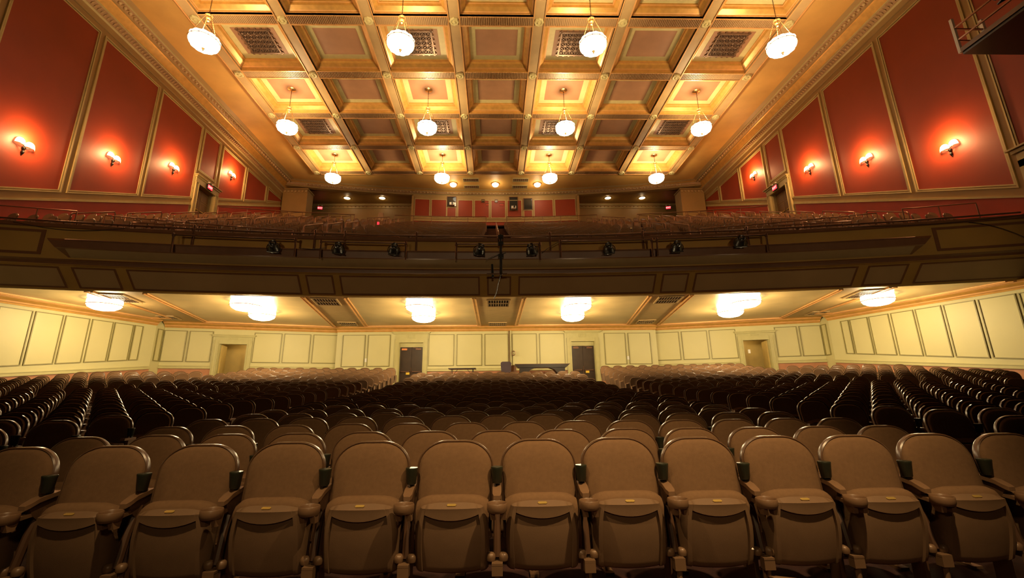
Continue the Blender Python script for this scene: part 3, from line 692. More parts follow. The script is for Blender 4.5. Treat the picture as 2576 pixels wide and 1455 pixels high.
# outer back walls with the open doorways
oA, oB = (-16.9, 22.34), (-8.97, 24.72)
for sgn, nm, dn in ((-1, 'wall_back_lower_left', 'door_6'), (1, 'wall_back_lower_right', 'door_7')):
    A, B = (oA, oB) if sgn < 0 else ((8.97, 24.72), (16.9, 22.34))
    fn_, L_ = wallfn(A, B)
    ds = lambda s_: L_-s_ if sgn < 0 else s_       # s_ measured outward from the centre section
    da, db = sorted((ds(5.78), ds(4.50)))
    w_, fn_, L_ = stall_wall(nm, A, B, ((da, db, 4.11),), .8)
    for (p, q) in ((.06, 1.28), (1.46, 2.74), (2.90, 4.18), (6.14, 7.14), (7.30, 8.24)):
        a, b = sorted((ds(p), ds(q))); wpanel(w_, fn_, a, min(b, L_-.03), 3.2, 4.72)
    rails(w_, fn_, L_, 2.93, ((da-.25, db+.25),))
    stall_cornice(w_, [A, B])
    d = struct(ob(dn, None)); doorcase(d, fn_, da, db, 4.11, 4.60, 1.7)
    h = MB(); h.slab(fn_, da-.8, db+.8, 1.6, 4.6, 1, 1, -1.75, -1.65).slab(fn_, da-.9, da-.8, 1.6, 4.6, 1, 1, -1.7, -.2).slab(fn_, db+.8, db+.9, 1.6, 4.6, 1, 1, -1.7, -.2).build('hallway_wall', 'hall', d)
    MB().slab(fn_, da-.9, db+.9, 4.5, 4.6, 1, 1, -1.7, -.25).build('hallway_ceiling', 'hall', d)
    MB().slab(fn_, (da+.03) if sgn < 0 else (db-.09), (da+.09) if sgn < 0 else (db-.03), 1.85, 4.08, 1, 1, -1.1, -.25).build('door_leaf', 'hall', d)
    hc = Vector(fn_((da+db)/2, 4.2)); 
    lamp('hallway_lamp', (hc.x, hc.y+.95, 4.2), 9, WARM2, .1)
# side walls of the stalls
for sgn, nm in ((-1, 'wall_lower_left'), (1, 'wall_lower_right')):
    far = (sgn*16.9, 21.75); near = (sgn*(16.9+.324*10.6), 11.0); cor = (sgn*16.9, 22.6)
    A, B = (near, far) if sgn < 0 else (far, near)
    w_, fn_, L_ = stall_wall(nm, A, B, (), .0)
    ds = lambda s_: L_-s_-.15 if sgn < 0 else s_+.15
    prs = [(.48, .80), (.91, 1.65), (1.76, 2.53), (2.67, 3.48), (3.60, 4.45), (4.58, 5.52), (5.66, 6.66), (6.80, 7.9), (8.05, 9.2)]
    for (p, q) in prs:
        a, b = sorted((ds(p), ds(q))); zp = lambda s_: 3.24-.128*s_
        if b > L_-.02 or a < .02: continue
        z_a, z_b = (zp(q), zp(p)) if sgn < 0 else (zp(p), zp(q))
        wpanel(w_, fn_, a, b, z_a, 4.73, dz=z_b-z_a)
    zr_far, zr_near = 2.86, 1.60
    rails(w_, fn_, L_, zr_near if sgn < 0 else zr_far, (), (zr_far-zr_near)*(1 if sgn < 0 else -1))
    stall_cornice(w_, [A, B])
    P, Q = ((sgn*16.9, 21.75), (sgn*16.9, 22.4)) if sgn < 0 else ((sgn*16.9, 22.4), (sgn*16.9, 21.75))
    w2, f2, L2 = stall_wall('trim_1' if sgn < 0 else 'trim_2', P, Q, (), .8); wpanel(w2, f2, .15, .45, 3.2, 4.72)

# ------------------------------------------------------------------ sconces
def half_shade(cx):
    pts = []; m = MB(); n = 10
    vs = []
    for k, (r_, z_) in enumerate(((.19, -.13), (.185, -.05), (.15, .06), (.08, .13), (.02, .145))):
        for j in range(n+1):
            a = PI*j/n; fl_ = 1+.05*math.cos(6*a)
            vs.append((cx+r_*fl_*math.cos(a), -.05-.62*r_*fl_*math.sin(a), z_))
    for k in range(4):
        for j in range(n): o = k*(n+1)+j; m.f.append((o, o+1, o+n+2, o+n+1)); m.m.append(0)
    m.v = vs; return m.mesh('shade', 'shade', 60)
SHL, SHR = half_shade(-.19), half_shade(.19)
bk = MB(); bk.lathe([(.001, .06), (.05, .05), (.07, 0), (.05, -.05), (.03, -.12), (.06, -.16), (.04, -.24), (.001, -.30)], 10, (0, -.04, -.22)); BK = bk.mesh('backplate', 'black', 50)
am = MB(); am.tube([(0, -.05, -.30), (0, -.14, -.26), (-.10, -.16, -.20), (-.19, -.14, -.14)], .014, 6); am.tube([(0, -.05, -.30), (0, -.14, -.26), (.10, -.16, -.20), (.19, -.14, -.14)], .014, 6); AM = am.mesh('arm', 'black', 60)
cn = MB()
cn.lathe([(.001, .10), (.02, .02), (.018, -.12), (.001, -.12)], 8, (0, -.12, -.02))
CN = cn.mesh('candle', 'white', 50)
wordL = ('nearest the stage', 'second from the stage', 'third from the stage', 'beyond the exit door')
for sgn, sd in ((-1, 'left'), (1, 'right')):
    for k, yy in enumerate(SC_Y):
        zz = (11.08, 12.70, 14.28, 16.60)[k]
        t = thing('wall_sconce', 'lit double-shade wall sconce on the red %s wall, %s' % (sd, wordL[k]), 'sconce', (sgn*WX, yy, zz), PI/2 if sgn > 0 else -PI/2, 'sconces on the red side walls')
        t.rotation_euler = (0, 0, -PI/2 if sgn > 0 else PI/2); t.scale = (.95, .95, .95)
        # local -y points into the room
        ob('backplate', BK, t); ob('arm', AM, t); ob('shade', SHL, t); ob('shade', SHR, t); ob('candle', CN, t, (-.19, 0, 0)); ob('candle', CN, t, (.19, 0, 0))
        lamp('sconce_lamp', (sgn*(WX-.42), yy, zz+.16), P_SCONCE, (1.0, .5, .2), .12)

# ------------------------------------------------------------------ exit signs
def exit_sign(loc, rz, label, arrow=0, sc=1.0):
    t = thing('exit_sign', label, 'sign', loc, rz); t.scale = (sc, sc, sc)
    MB().box((0, .03, 0), (.36, .07, .24)).build('housing', 'black', t)
    MB().box((0, -.008, 0), (.32, .012, .20)).build('face', 'exit', t)
    cu = bpy.data.curves.new('lettering', 'FONT'); cu.body = 'EXIT'; cu.size = .15; cu.align_x = 'CENTER'; cu.align_y = 'CENTER'; cu.extrude = .003; cu.materials.append(M['exit_txt'])
    tmp = ob('lettering_curve', cu); me = bpy.data.meshes.new_from_object(tmp.evaluated_get(bpy.context.evaluated_depsgraph_get())); bpy.data.objects.remove(tmp)
    ob('lettering', me, t, (0 if not arrow else .02, -.018, 0), (PI/2, 0, 0))
    for s2 in (-1, 1): MB().lathe([(.001, .05), (.04, .04), (.05, 0), (.001, -.01)], 10, (s2*.12, 0, .18)).build('emergency_lamp', 'white', t, 50)
    if arrow: MB().add([(-.16*1, -.02, 0), (-.13, -.02, .05), (-.13, -.02, -.05)], [(0, 1, 2)]).build('arrow', 'exit_txt', t)
exit_sign((-WX+.25, 25.82, 14.42), -PI/2, 'red lit EXIT sign over the left wall door', 0, 1.35)
exit_sign((WX-.25, 25.82, 14.42), PI/2, 'red lit EXIT sign over the right wall door', 0, 1.35)
bpy.data.objects['exit_sign'].rotation_euler = (0, 0, PI/2); bpy.data.objects['exit_sign.001'].rotation_euler = (0, 0, -PI/2)
exit_sign((-16.5, 38.3, 18.7), .25, 'red lit EXIT sign in the left rear recess', 1, 1.3)
exit_sign((16.5, 38.3, 18.7), -.25, 'red lit EXIT sign in the right rear recess', 1, 1.3)

# ------------------------------------------------------------------ things on the lower back wall
for (x, lb) in ((-7.30, 'small white wall plate left of the left dark doors'), (7.28, 'small white wall plate right of the right dark doors')):
    t = thing('wall_plate', lb, 'wall plate', (x, 24.47, 3.32)); MB().box((0, 0, 0), (.11, .03, .20)).build('plate', 'white', t); MB().box((0, -.02, 0), (.03, .02, .06)).build('toggle', 'white', t)
t = thing('wall_plate', 'small white wall plate right of the open right doorway', 'wall plate', (13.45, 23.22, 3.5), -.29); MB().box((0, 0, 0), (.11, .03, .2)).build('plate', 'white', t)
t = thing('conduit', 'white cable conduit standing up the back wall beside the chair', 'conduit', (0, 0, 0))
MB().tube([(.72, 24.42, 2.4), (.72, 24.42, 4.9)], .035, 8).build('pipe', 'sage', t); MB().tube([(.62, 24.42, 2.6), (.62, 24.42, 4.9)], .02, 6).build('cable', 'fdark', t)
m = MB()
for k in range(4): m.tube([(.86+.10*math.cos(a*PI/6+k), 24.36-.012*k, 3.62+(.10+.012*k)*math.sin(a*PI/6+k)) for a in range(12)], .012, 5, closed=True)
tag(m.build('cable_coil', 'bronze_rail'), 'coil of cable hung on the conduit at the back wall', 'cable')
# tables and chairs behind the last row
def fz(X, Y): return zfloor(X, Y)
t = thing('folding_table', 'low black folding table behind the last row, left of the chair', 'table', (-1.88, 23.3, fz(0, 23.3))); ht = .85
MB().box((0, 0, ht), (1.42, .75, .05)).build('table_top', 'table', t)
for sx_ in (-1, 1):
    MB().bar((sx_*.55, -.3, 0), (sx_*.55, -.3, ht-.02), .03).bar((sx_*.55, .3, 0), (sx_*.55, .3, ht-.02), .03).bar((sx_*.55, -.3, .1), (sx_*.55, .3, .1), .03).build('leg', 'black', t)
    MB().bar((sx_*.55, 0, ht*.55), (sx_*.25, 0, ht-.03), .02).build('brace', 'black', t)
t = thing('console_table', 'long black console table with angled ends near the right doors', 'table', (2.30, 23.4, fz(0, 23.4))); ht = 1.04
MB().prism([(-1.43, -.4, ht), (1.43, -.4, ht), (1.25, -.4, ht-.17), (-1.25, -.4, ht-.17)], (0, .8, 0)).build('table_top', 'table', t)
MB().box((0, -.40, ht+.005), (2.9, .04, .03)).build('edge_strip', 'shell', t)
for sx_ in (-1, 1): MB().prism([(sx_*1.18, -.36, 0), (sx_*1.18, -.36, ht-.15), (sx_*.30, -.36, ht-.15), (sx_*.62, -.36, ht-.27), (sx_*.95, -.36, ht*.35), (sx_*1.0, -.36, 0)], (0, .6, 0)).build('leg_panel', 'table', t)
def back_outline(w, h, r, n=8, base=0.0, taper=0.0):
    pts = [(-w/2*(1-taper), base), (w/2*(1-taper), base)]
    for k in range(n+1):
        a = PI/2*k/n; pts.append((w/2-r+r*math.cos(a), h-r*.85+r*.85*math.sin(a)))
    for k in range(n+1):
        a = PI/2+PI/2*k/n; pts.append((-w/2+r+r*math.cos(a), h-r*.85+r*.85*math.sin(a)))
    return pts
t = thing('office_chair', 'dark plum upholstered chair standing by the console table', 'chair', (.40, 22.9, fz(0, 22.9)))
MB().prism([(x, 0, z) for x, z in back_outline(.56, 1.18, .12, 5, .62, .12)], (0, .07, 0)).build('backrest', 'chairblue', t, 50)
MB().box((0, .25, .52), (.5, .48, .09)).build('seat', 'chairblue', t); MB().tube([(0, .25, .1), (0, .25, .5)], .03, 8).build('pedestal', 'black', t)
for k in range(5): MB().bar((0, .25, .08), (.28*math.cos(k*PI*.4), .25+.28*math.sin(k*PI*.4), .04), .04).build('leg', 'black', t)
t = thing('stool_back', 'brown curved chair back between the plum chair and console table', 'chair', (.76, 23.1, fz(0, 23.1)), -.4)
MB().prism([(x, 0, z) for x, z in back_outline(.36, 1.0, .15, 5, .62, .1)], (0, .05, 0)).build('backrest', 'fdark', t, 50); MB().box((0, .2, .5), (.38, .38, .06)).build('seat', 'fdark', t)
for a, b in ((-1, 0), (1, 0), (-1, 1), (1, 1)): MB().bar((a*.16, .03+b*.34, 0), (a*.16, .03+b*.34, .5), .03).build('leg', 'fdark', t)

# ------------------------------------------------------------------ stage lights and pipes on the balcony front
def yf(X, off=1.55): return YB+curve(X)-off
def pipe_rail(name, x0, x1, z, off, label, posts, drop=.65, r=.032, ends=True):
    t = thing(name, label, 'pipe', (0, 0, 0), 0, 'pipes on the balcony front'); n = max(2, int(abs(x1-x0)))
    MB().tube([(x0+(x1-x0)*i/n, yf(x0+(x1-x0)*i/n, off), z) for i in range(n+1)], r, 8).build('cross_pipe', 'steel', t, 50)
    for x in posts:
        q = MB().tube([(x, yf(x, off), z+.05), (x, yf(x, off-.02), z-drop)], r*1.15, 8)
        q.lathe([(.001, .07), (.05, .05), (.05, -.06), (.001, -.06)], 8, (x, yf(x, off), z)); q.build('drop_post', 'steel', t, 50)
pipe_rail('lamp_pipe', -11.5, -7.42, 6.93, 1.52, 'brown lamp pipe holding the leftmost lantern', (-11.45, -7.42))
pipe_rail('lamp_pipe', -6.52, -3.47, 6.86, 1.55, 'brown lamp pipe holding second and third lanterns from left', (-6.52, -3.47))
pipe_rail('lamp_pipe', -1.6, 1.52, 6.84, 1.57, 'brown lamp pipe crossing the centre of the balcony front', (-1.6, 1.52))
pipe_rail('lamp_pipe', 2.3, 5.7, 6.93, 1.55, 'brown lamp pipe holding the third lantern from right', (2.3, 5.7))
pipe_rail('lamp_pipe', 5.9, 9.85, 6.95, 1.52, 'brown lamp pipe holding the two rightmost lanterns', (5.9, 9.82))
t = thing('rail_pipe', 'long brown pipe capping the balcony front from wall to wall', 'pipe', (0, 0, 0))
MB().tube([(-18.4+36.8*i/60, yf(-18.4+36.8*i/60, .93), 7.40) for i in range(61)], .035, 8).build('cross_pipe', 'steel', t, 50)
for x in (-11.2, -7.0, -5.9, -3.2, 2.0, 5.6, 9.5):
    MB().tube([(x, yf(x, .95), 7.52), (x, yf(x, .97), 6.72)], .04, 8).lathe([(.001, .10), (.05, .07), (.055, 0), (.001, -.02)], 8, (x, yf(x, .95), 7.46)).build('post', 'steel', t, 50)
t = thing('centre_boom', 'thick vertical pipe with clamps at the middle of the balcony front', 'pipe', (.06, yf(0, 1.6), 0))
MB().tube([(0, 0, 7.2), (0, 0, 5.62)], .05, 8).build('upright', 'black', t, 50)
MB().box((-.15, 0, 5.66), (.75, .05, .05)).build('foot_bar', 'steel', t); MB().tube([(-.33, .05, 6.05), (-.30, .05, 5.55)], .04, 8).build('side_clamp', 'black', t)
for z in (6.35, 6.84, 7.1): MB().box((0, 0, z), (.2, .16, .12)).build('clamp', 'black', t)
m = MB(); m.tube([(.04, yf(0, 1.62), 5.6), (-.05, yf(0, 1.6), 5.3), (-.12, yf(0, 1.3), 5.0), (-.2, yf(0, 1.0), 4.86)], .014, 6)
tag(m.build('cable', 'black'), 'black cable hanging below the centre of the balcony front', 'cable')
def dz_cable(pts, label): tag(MB().tube(pts, .012, 5).build('cable', 'black'), label, 'cable')
dz_cable([(-7.3+.25*i, yf(-7.3, 1.5), 6.62-.06*math.sin(PI*i/4)) for i in range(5)], 'short slack cable between the two left lamp pipes')
dz_cable([(1.6+.2*i, yf(1.6, 1.5), 6.5+.5*math.sin(PI*i/10)) for i in range(6)], 'thin brown cable rising beside the centre right lamp post')
dz_cable([(16.8+.3*i, yf(16.8+.3*i, 1.0), 7.15-.05*i-.02*i*i) for i in range(7)], 'black cable trailing down the right end of the balcony front')
dz_cable([(-16.6+.4*i, yf(-16.6+.4*i, 1.0), 7.25-.18*math.sin(PI*i/8)) for i in range(9)], 'black cable looped under the rail at the left balcony end')
dz_cable([(13+.5*i, yf(13+.5*i, 1.0), 7.28-.10*math.sin(PI*i/11)) for i in range(12)], 'dark cable draped along the right balcony rail')
dz_cable([(-.5+.25*i, yf(0, 1.6), 6.35+.16*math.sin(PI*i/6)-.05*(3-i)) for i in range(4)], 'short cable from the centre lantern to the boom')
def lantern_parts(t, tilt):
    b = MB()
    prof = [(.001, .26), (.06, .25), (.11, .20), (.15, .10), (.165, .0), (.175, -.02), (.175, -.06), (.16, -.08)]
    rot = Matrix.Rotation(math.radians(90+tilt), 3, 'X')
    b.lathe(prof, 16); b.lathe([(.09, .24), (.12, .26), (.12, .2)], 10)
    b.v = [tuple(rot @ Vector(v)) for v in b.v]; b.build('housing', 'black', t, 40)
    l = MB().lathe([(.001, -.115), (.08, -.105), (.155, -.075)], 16); l.v = [tuple(rot @ Vector(v)) for v in l.v]; l.build('lens', 'lens', t, 60)
    MB().tube([(.20*math.cos(PI*k/8), .02, .20*math.sin(PI*k/8)) for k in range(-2, 11)], .014, 5).build('yoke', 'black', t)
    MB().box((0, .02, .24), (.06, .06, .09)).build('clamp', 'steel', t)
    g = MB().bar((-.17, -.1, -.17), (.17, -.1, -.17), .03).bar((-.17, .1, -.12), (.17, -.1, -.18), .03); g.build('filter_frame', 'black', t)
ll = [(-8.1, 'leftmost'), (-5.87, 'second from the left'), (-3.88, 'third from the left'), (-.74, 'just left of the centre boom'), (1.22, 'just right of the centre boom'), (4.09, 'third from the right'), (6.57, 'second from the right'), (8.83, 'rightmost')]
for x, lb in ll:
    zz = 6.55 if abs(x) < 8.5 else 6.66
    t = thing('stage_lantern', 'black stage lantern clamped to the balcony front, '+lb, 'stage light', (x, yf(x, 1.62), zz), math.copysign(.25, -x)*1.2, 'stage lanterns on the balcony front')
    t.scale = (1.1, 1.1, 1.1); lantern_parts(t, -18)
# lighting platform at the right edge
t = thing('lighting_platform', 'dark railed lighting platform hanging at the upper right wall', 'platform', (17.3, 10.6, 12.75))
MB().box((0, 0, 0), (2.2, 3.7, .12)).build('deck', 'black', t); MB().box((-1.1, 0, .12), (.08, 3.8, .16)).build('edge_beam', 'bracket', t)
MB().box((0, 1.9, .75), (.10, .10, 1.4)).build('end_post', 'white', t); MB().box((-1.1, 1.9, .75), (.09, .09, 1.4)).build('end_post', 'white', t)
for zz in (.55, 1.05): MB().bar((-1.1, -1.9, zz), (-1.1, 1.9, zz), .05).build('rail', 'bronze_rail', t); MB().bar((-1.1, 1.9, zz), (1.0, 1.9, zz), .05).build('rail', 'bronze_rail', t)
for k, (dy_, dz_, lb) in enumerate(((.3, 1.0, 'lower'), (.1, 1.75, 'upper'), (-.9, 1.3, 'outer'))):
    q = thing('spotlight', 'black spotlight on the upper right platform, '+lb+' one', 'stage light', (16.15, 10.6+dy_, 12.75+dz_), 1.9); q.scale = (1.5, 1.5, 1.5); lantern_parts(q, -25)

# ------------------------------------------------------------------ balcony rails
def rail_run(x0, x1, Yoff, z, label, posts=3, hgt=.8, r=.022, matn='bronze_rail', zz1=None):
    t = thing('guard_rail', label, 'railing', (0, 0, 0)); n = 12
    P = lambda s_: (x0+(x1-x0)*s_, YB+curve(x0+(x1-x0)*s_)+Yoff, z+((zz1-z)*s_ if zz1 else 0))
    a, b = P(0), P(1)
    MB().tube([(a[0], a[1], a[2]-hgt), (a[0], a[1], a[2]-.05)]+[P(k/n) for k in range(n+1)]+[(b[0], b[1], b[2]-.05), (b[0], b[1], b[2]-hgt)], r, 7).build('top_rail', matn, t, 50)
    for k in range(1, posts):
        p = P(k/posts); MB().tube([p, (p[0], p[1], p[2]-hgt)], r*.9, 6).build('post', matn, t)
rail_run(-15.0, -8.35, .2, 8.15, 'upper brown guard rail over the left balcony front', 4, .8, zz1=7.92)
rail_run(-14.0, -11.1, .1, 7.90, 'short lower guard rail at the left balcony front', 2, .6)
rail_run(-18.3, -15.9, .2, 8.25, 'guard rail where the balcony front meets the left wall', 2, .8)
rail_run(15.9, 18.3, .2, 8.30, 'guard rail where the balcony front meets the right wall', 2, .8)
rail_run(8.35, 15.0, .2, 7.95, 'upper brown guard rail over the right balcony front', 4, .8, zz1=8.2)
rail_run(11.1, 14.0, .1, 7.90, 'short lower guard rail at the right balcony front', 2, .6)
rail_run(-7.2, -.5, .3, 7.92, 'long guard rail left of the centre aisle', 4, .7, zz1=7.78)
rail_run(.55, 7.2, .3, 7.80, 'long guard rail right of the centre aisle', 4, .7, zz1=7.95)
rail_run(-6.8, -4.1, .1, 7.72, 'lower guard rail pipe near the left centre balcony front', 2, .5)
rail_run(-3.4, -.25, .1, 7.66, 'lower guard rail pipe beside the centre aisle, left', 2, .5)
rail_run(.35, 4.1, .1, 7.66, 'lower guard rail pipe beside the centre aisle, right', 2, .5)
rail_run(4.9, 7.0, .1, 7.74, 'lower guard rail pipe near the right centre balcony front', 2, .5)
# cross-aisle rails in front of the upper rows
def yr(X, Y): return Y+curve(X)
def cross_rail(x0, x1, Y, h, label):
    t = thing('guard_rail', label, 'railing', (0, 0, 0)); n = 10
    P = [(x0+(x1-x0)*k/n, yr(x0+(x1-x0)*k/n, Y), zbal(0, Y)+h) for k in range(n+1)]
    MB().tube(P, .028, 7).build('top_rail', 'bronze_rail', t, 50)
    for k in range(0, n+1, 2): MB().tube([P[k], (P[k][0], P[k][1], P[k][2]-h)], .02, 6).build('post', 'bronze_rail', t)
cross_rail(-7.3, -.75, 29.6, 1.45, 'straight rail before the upper centre rows, left half')
cross_rail(.75, 7.3, 29.6, 1.45, 'straight rail before the upper centre rows, right half')
cross_rail(-16.0, -8.6, 25.2, 1.45, 'long rail crossing the left balcony seats')
cross_rail(8.6, 16.0, 25.2, 1.45, 'long rail crossing the right balcony seats')
# aisle handrails: hoops up the aisles
def hoop(x, Y, ln, label, h=1.05, r=.028):
    t = thing('aisle_handrail', label, 'handrail', (x, yr(x, Y), zbal(0, Y)), math.atan(.013*x), 'hoop handrails along the balcony aisles')
    dzz = .443*ln
    MB().tube([(0, 0, 0), (0, 0, h-.08), (0, .05, h), (0, ln-.05, h+dzz), (0, ln, h+dzz-.08), (0, ln, dzz)], r, 7).build('hoop', 'bronze_rail', t, 50)
ordn = ['first', 'second', 'third', 'fourth', 'fifth', 'sixth', 'seventh', 'eighth', 'ninth', 'tenth', 'eleventh', 'twelfth', 'thirteenth', 'fourteenth', 'fifteenth', 'sixteenth', 'seventeenth', 'eighteenth', 'nineteenth', 'twentieth', 'twenty-first', 'twenty-second', 'twenty-third', 'twenty-fourth']
for ai, (ax, nm) in enumerate(((-16.2, 'outer left aisle'), (-12.4, 'left aisle'), (-8.0, 'aisle left of the centre seats'), (8.0, 'aisle right of the centre seats'), (12.4, 'right aisle'), (16.2, 'outer right aisle'))):
    for k in range(8):
        if abs(ax) == 8.0 and 3 <= k <= 4: continue
        hoop(ax*(1-.0*k), 17.4+k*2.35, 1.5, '%s hoop handrail up the %s of the balcony' % (ordn[k], nm))
t = thing('aisle_handrail', 'steel centre handrail climbing the carpeted middle aisle', 'handrail', (0, 0, 0))
for k in range(9):
    Y = 17.6+k*1.9; MB().tube([(0, Y, zbal(0, Y)), (0, Y, zbal(0, Y)+.9), (0, Y+1.4, zbal(0, Y+1.4)+.9), (0, Y+1.4, zbal(0, Y+1.4))], .025, 7).build('hoop', 'bronze_rail', t, 50)
def aisle_strip(x, w, nm):
    m = MB()
    for r in range(21): ya = 16.6+.86*r; m.box((x, yr(x, ya+.43), ZR(r)-.04), (w, .86, .03)); m.box((x, yr(x, ya)-.01, ZR(r)-.24), (w, .02, .38))
    m.build('aisle_carpet', 'carpet_pat', bal)
aisle_strip(0, 1.1, 0)
# stair wells (vomitories) either side of the centre seats
for s2, sd in ((-1, 'left'), (1, 'right')):
    v = struct(MB().prism([(s2*7.6-.07, y_, zbal(0, y_)+h_) for y_, h_ in ((23.6, -.6), (28.9, -.6), (28.9, .75), (23.6, .75))], (.14, 0, 0)).build('wall_stairwell_'+sd, 'cream'))
    MB().prism([(s2*7.6-.085, y_, zbal(0, y_)+h_) for y_, h_ in ((24.0, -.1), (28.8, -.1), (28.8, .4), (24.0, .4))], (.17, 0, 0)).build('dado_panel', 'red', v)
    MB().box((s2*9.3, 29.0, zbal(9.3, 28.6)+.0), (3.3, .14, 1.0)).build('end_wall', 'cream', v)
    t = thing('stairwell_rail', 'row of upright rail posts around the %s stairwell' % sd, 'railing', (0, 0, 0))
    for k in range(8):
        Y = 24.0+k*.72; z = zbal(0, Y)+.9; MB().tube([(s2*7.6, Y, z-.3), (s2*7.6, Y, z+.55)], .022, 6).build('post', 'bronze_rail', t)
    MB().tube([(s2*7.6, 24.0, zbal(0, 24)+1.45), (s2*7.6, 29.04, zbal(0, 29.04)+1.45)], .025, 6).build('top_rail', 'bronze_rail', t)
tag(MB().tube([(-7.35, 25.4, zbal(0, 25.4)+.8), (-7.35, 25.4, zbal(0, 25.4)+1.15)], .07, 8).build('fire_extinguisher', 'exit'), 'small red fire extinguisher on the left stairwell wall', 'extinguisher')  # exit face emission puts a glow into the red body, no lamp here
tag(MB().prism([(-.35, 0, 0), (.35, 0, 0), (.22, 0, 1.0), (-.2, 0, 1.05)], (0, .1, 0)).build('paper_bag', 'paper', None, loc=(-10.6, 37.6, 16.9)), 'pale upright paper bag in the left rear recess', 'bag')

# ------------------------------------------------------------------ theatre seats
PITCH = .576
def back_parts(detail):
    n = 9 if detail else 4
    w, r = .528, .200
    def lean(z): return -.085+(z-.40)*.19          # backrest leans away from the stage
    def shp(x, z, y): return (x, lean(z)+y, z)
    # shell
    H = SEAT_H; out = back_outline(w, H, r, n, .46, .06)
    sh = MB(); N = len(out); cz = .78
    def ring(sc, y, dz=0): return [shp(x*sc, cz+(z-cz)*sc+dz, y) for x, z in out]
    rings = [ring(.95, -.006), ring(.975, -.013), ring(1.0, -.006), ring(1.0, .018), ring(.97, .035)] if detail else [ring(.96, -.010), ring(1.0, -.004), ring(.98, .03)]
    vs = [p for R_ in rings for p in R_]; fs = []
    for k in range(len(rings)-1):
        for j in range(N): fs.append((k*N+j, k*N+(j+1) % N, (k+1)*N+(j+1) % N, (k+1)*N+j))
    fs.append(tuple(range((len(rings)-1)*N, len(rings)*N)))
    sh.add(vs, fs)
    # cushion, domed
    cu = MB(); levels = [(.952, -.004), (.942, -.018), (.86, -.034), (.55, -.044)] if detail else [(.93, -.004), (.88, -.03)]
    vs = [p for (sc, y) in levels for p in ring(sc, y)]; fs = []
    for k in range(len(levels)-1):
        for j in range(N): fs.append((k*N+(j+1) % N, k*N+j, (k+1)*N+j, (k+1)*N+(j+1) % N))
    fs.append(tuple(reversed(range((len(levels)-1)*N, len(levels)*N))))
    cu.add(vs, fs)
    return sh, cu
def pan_shell():
    """tipped-up seat pan seen from below: side rails, smile lip, recessed field"""
    m = MB(); w0, w1 = .470, .462; z0, z1 = .290, .672
    half = [0, .012, .03, .055, .085, .105, .109, .16, .24, .33, .42]
    us = half+[.5]+[1-u for u in reversed(half)]
    lip = lambda u: .905-.085*(1-min(1, abs(2*u-1)/.785)**2)
    lower = [0, .02, .05, .12, .25, .4, .55, .7, .85, .95, .985, 1.0]; upper = [0.0, .15, .5, .8, .93, 1.0]
    vs = []; N = len(lower)+len(upper); nu = len(us)-1; nv = N-1
    for u in us:
        s_ = abs(2*u-1); L = lip(u)
        for q in range(N):
            lowz = q < len(lower); v = L*lower[q] if lowz else L+(1-L)*upper[q-len(lower)]
            w = (w1+.016*math.sin(PI*v))*(1-.11*max(0, (v-.50)/.50)**2); x = (u-.5)*w
            z = z0+(z1-z0)*v-(.012*(1-s_**2)*max(0, 1-v/.15))+.004*(s_**2)*max(0, 1-v/.15)
            d_ = -.024*(1-s_**2)-.014*math.sin(PI*min(1, v*1.05))
            if s_ >= .789: d_ -= .012
            elif not lowz: d_ -= .016
            else: d_ += .004
            if abs(s_-.782) < .006 and lowz: d_ += .003
            e = max(0, (s_-.88)/.12); d_ += .05*e*e
            if v < .06: d_ += .025*((.06-v)/.06)**2
            vs.append((x, -.196+.058*(1-v)+d_, z))
    fs = [(i*N+j, (i+1)*N+j, (i+1)*N+j+1, i*N+j+1) for i in range(nu) for j in range(nv)]
    m.add(vs, fs)
    top = [vs[i*N+nv] for i in range(nu+1)]; o = len(m.v)
    m.v += [(x*.985, y+.052, z+.028-.018*abs(2*us[i]-1)**4) for i, (x, y, z) in enumerate(top)]
    for i in range(nu): m.f.append((i*N+nv, (i+1)*N+nv, o+i+1, o+i)); m.m.append(0)
    for i, sg in ((0, 1), (nu, -1)):
        o = len(m.v); col_ = [vs[i*N+j] for j in range(N)]
        m.v += [(x*1.0+(.5*.462-abs(x))*.6*(1 if x > 0 else -1), y+.065, z) for j, (x, y, z) in enumerate(col_)]
        for j in range(nv):
            f = (i*N+j, i*N+j+1, o+j+1, o+j); m.f.append(f if sg > 0 else f[::-1]); m.m.append(0)
    o = len(m.v); m.v += [(x*.98, y+.08, z+.01) for (x, y, z) in [vs[i*N] for i in range(nu+1)]]
    for i in range(nu): m.f.append((i*N, o+i, o+i+1, (i+1)*N)); m.m.append(0)
    return m
def pan_cushion(detail=True):
    m = MB(); n = 14 if detail else 4; z1 = .700
    prof = [(-.165, z1-.20), (-.185, z1-.06), (-.180, z1-.0), (-.155, z1+.030), (-.125, z1+.038), (-.095, z1+.025), (-.082, z1-.02), (-.085, .38), (-.14, .33)] if detail else [(-.175, z1-.01), (-.15, z1+.035), (-.10, z1+.02), (-.10, .34)]
    vs = []
    for i in range(n+1):
        u = i/n; s_ = abs(2*u-1); x = (u-.5)*.474
        for (y, z) in prof: vs.append((x*(1 if z > .6 else .97), y+.03*s_**6, z-.045*s_**5 if z > .66 else z))
    k = len(prof)
    m.add(vs, [(i*k+j, (i+1)*k+j, (i+1)*k+j+1, i*k+j+1) for i in range(n) for j in range(k-1)])
    m.add([vs[j] for j in range(k)], [tuple(range(k))]); m.add([vs[n*k+j] for j in range(k)], [tuple(reversed(range(k)))])
    return m
A_, B_ = back_parts(True); ME_SHELL = A_.mesh('back_shell', 'shell', 35); ME_BACK = B_.mesh('backrest', 'fabric', 50)
A_, B_ = back_parts(False); ME_SHELL2 = A_.mesh('back_shell', 'shell', 40); ME_BACK2 = B_.mesh('backrest', 'fabric', 50)
LOWA, LOWB = A_, B_
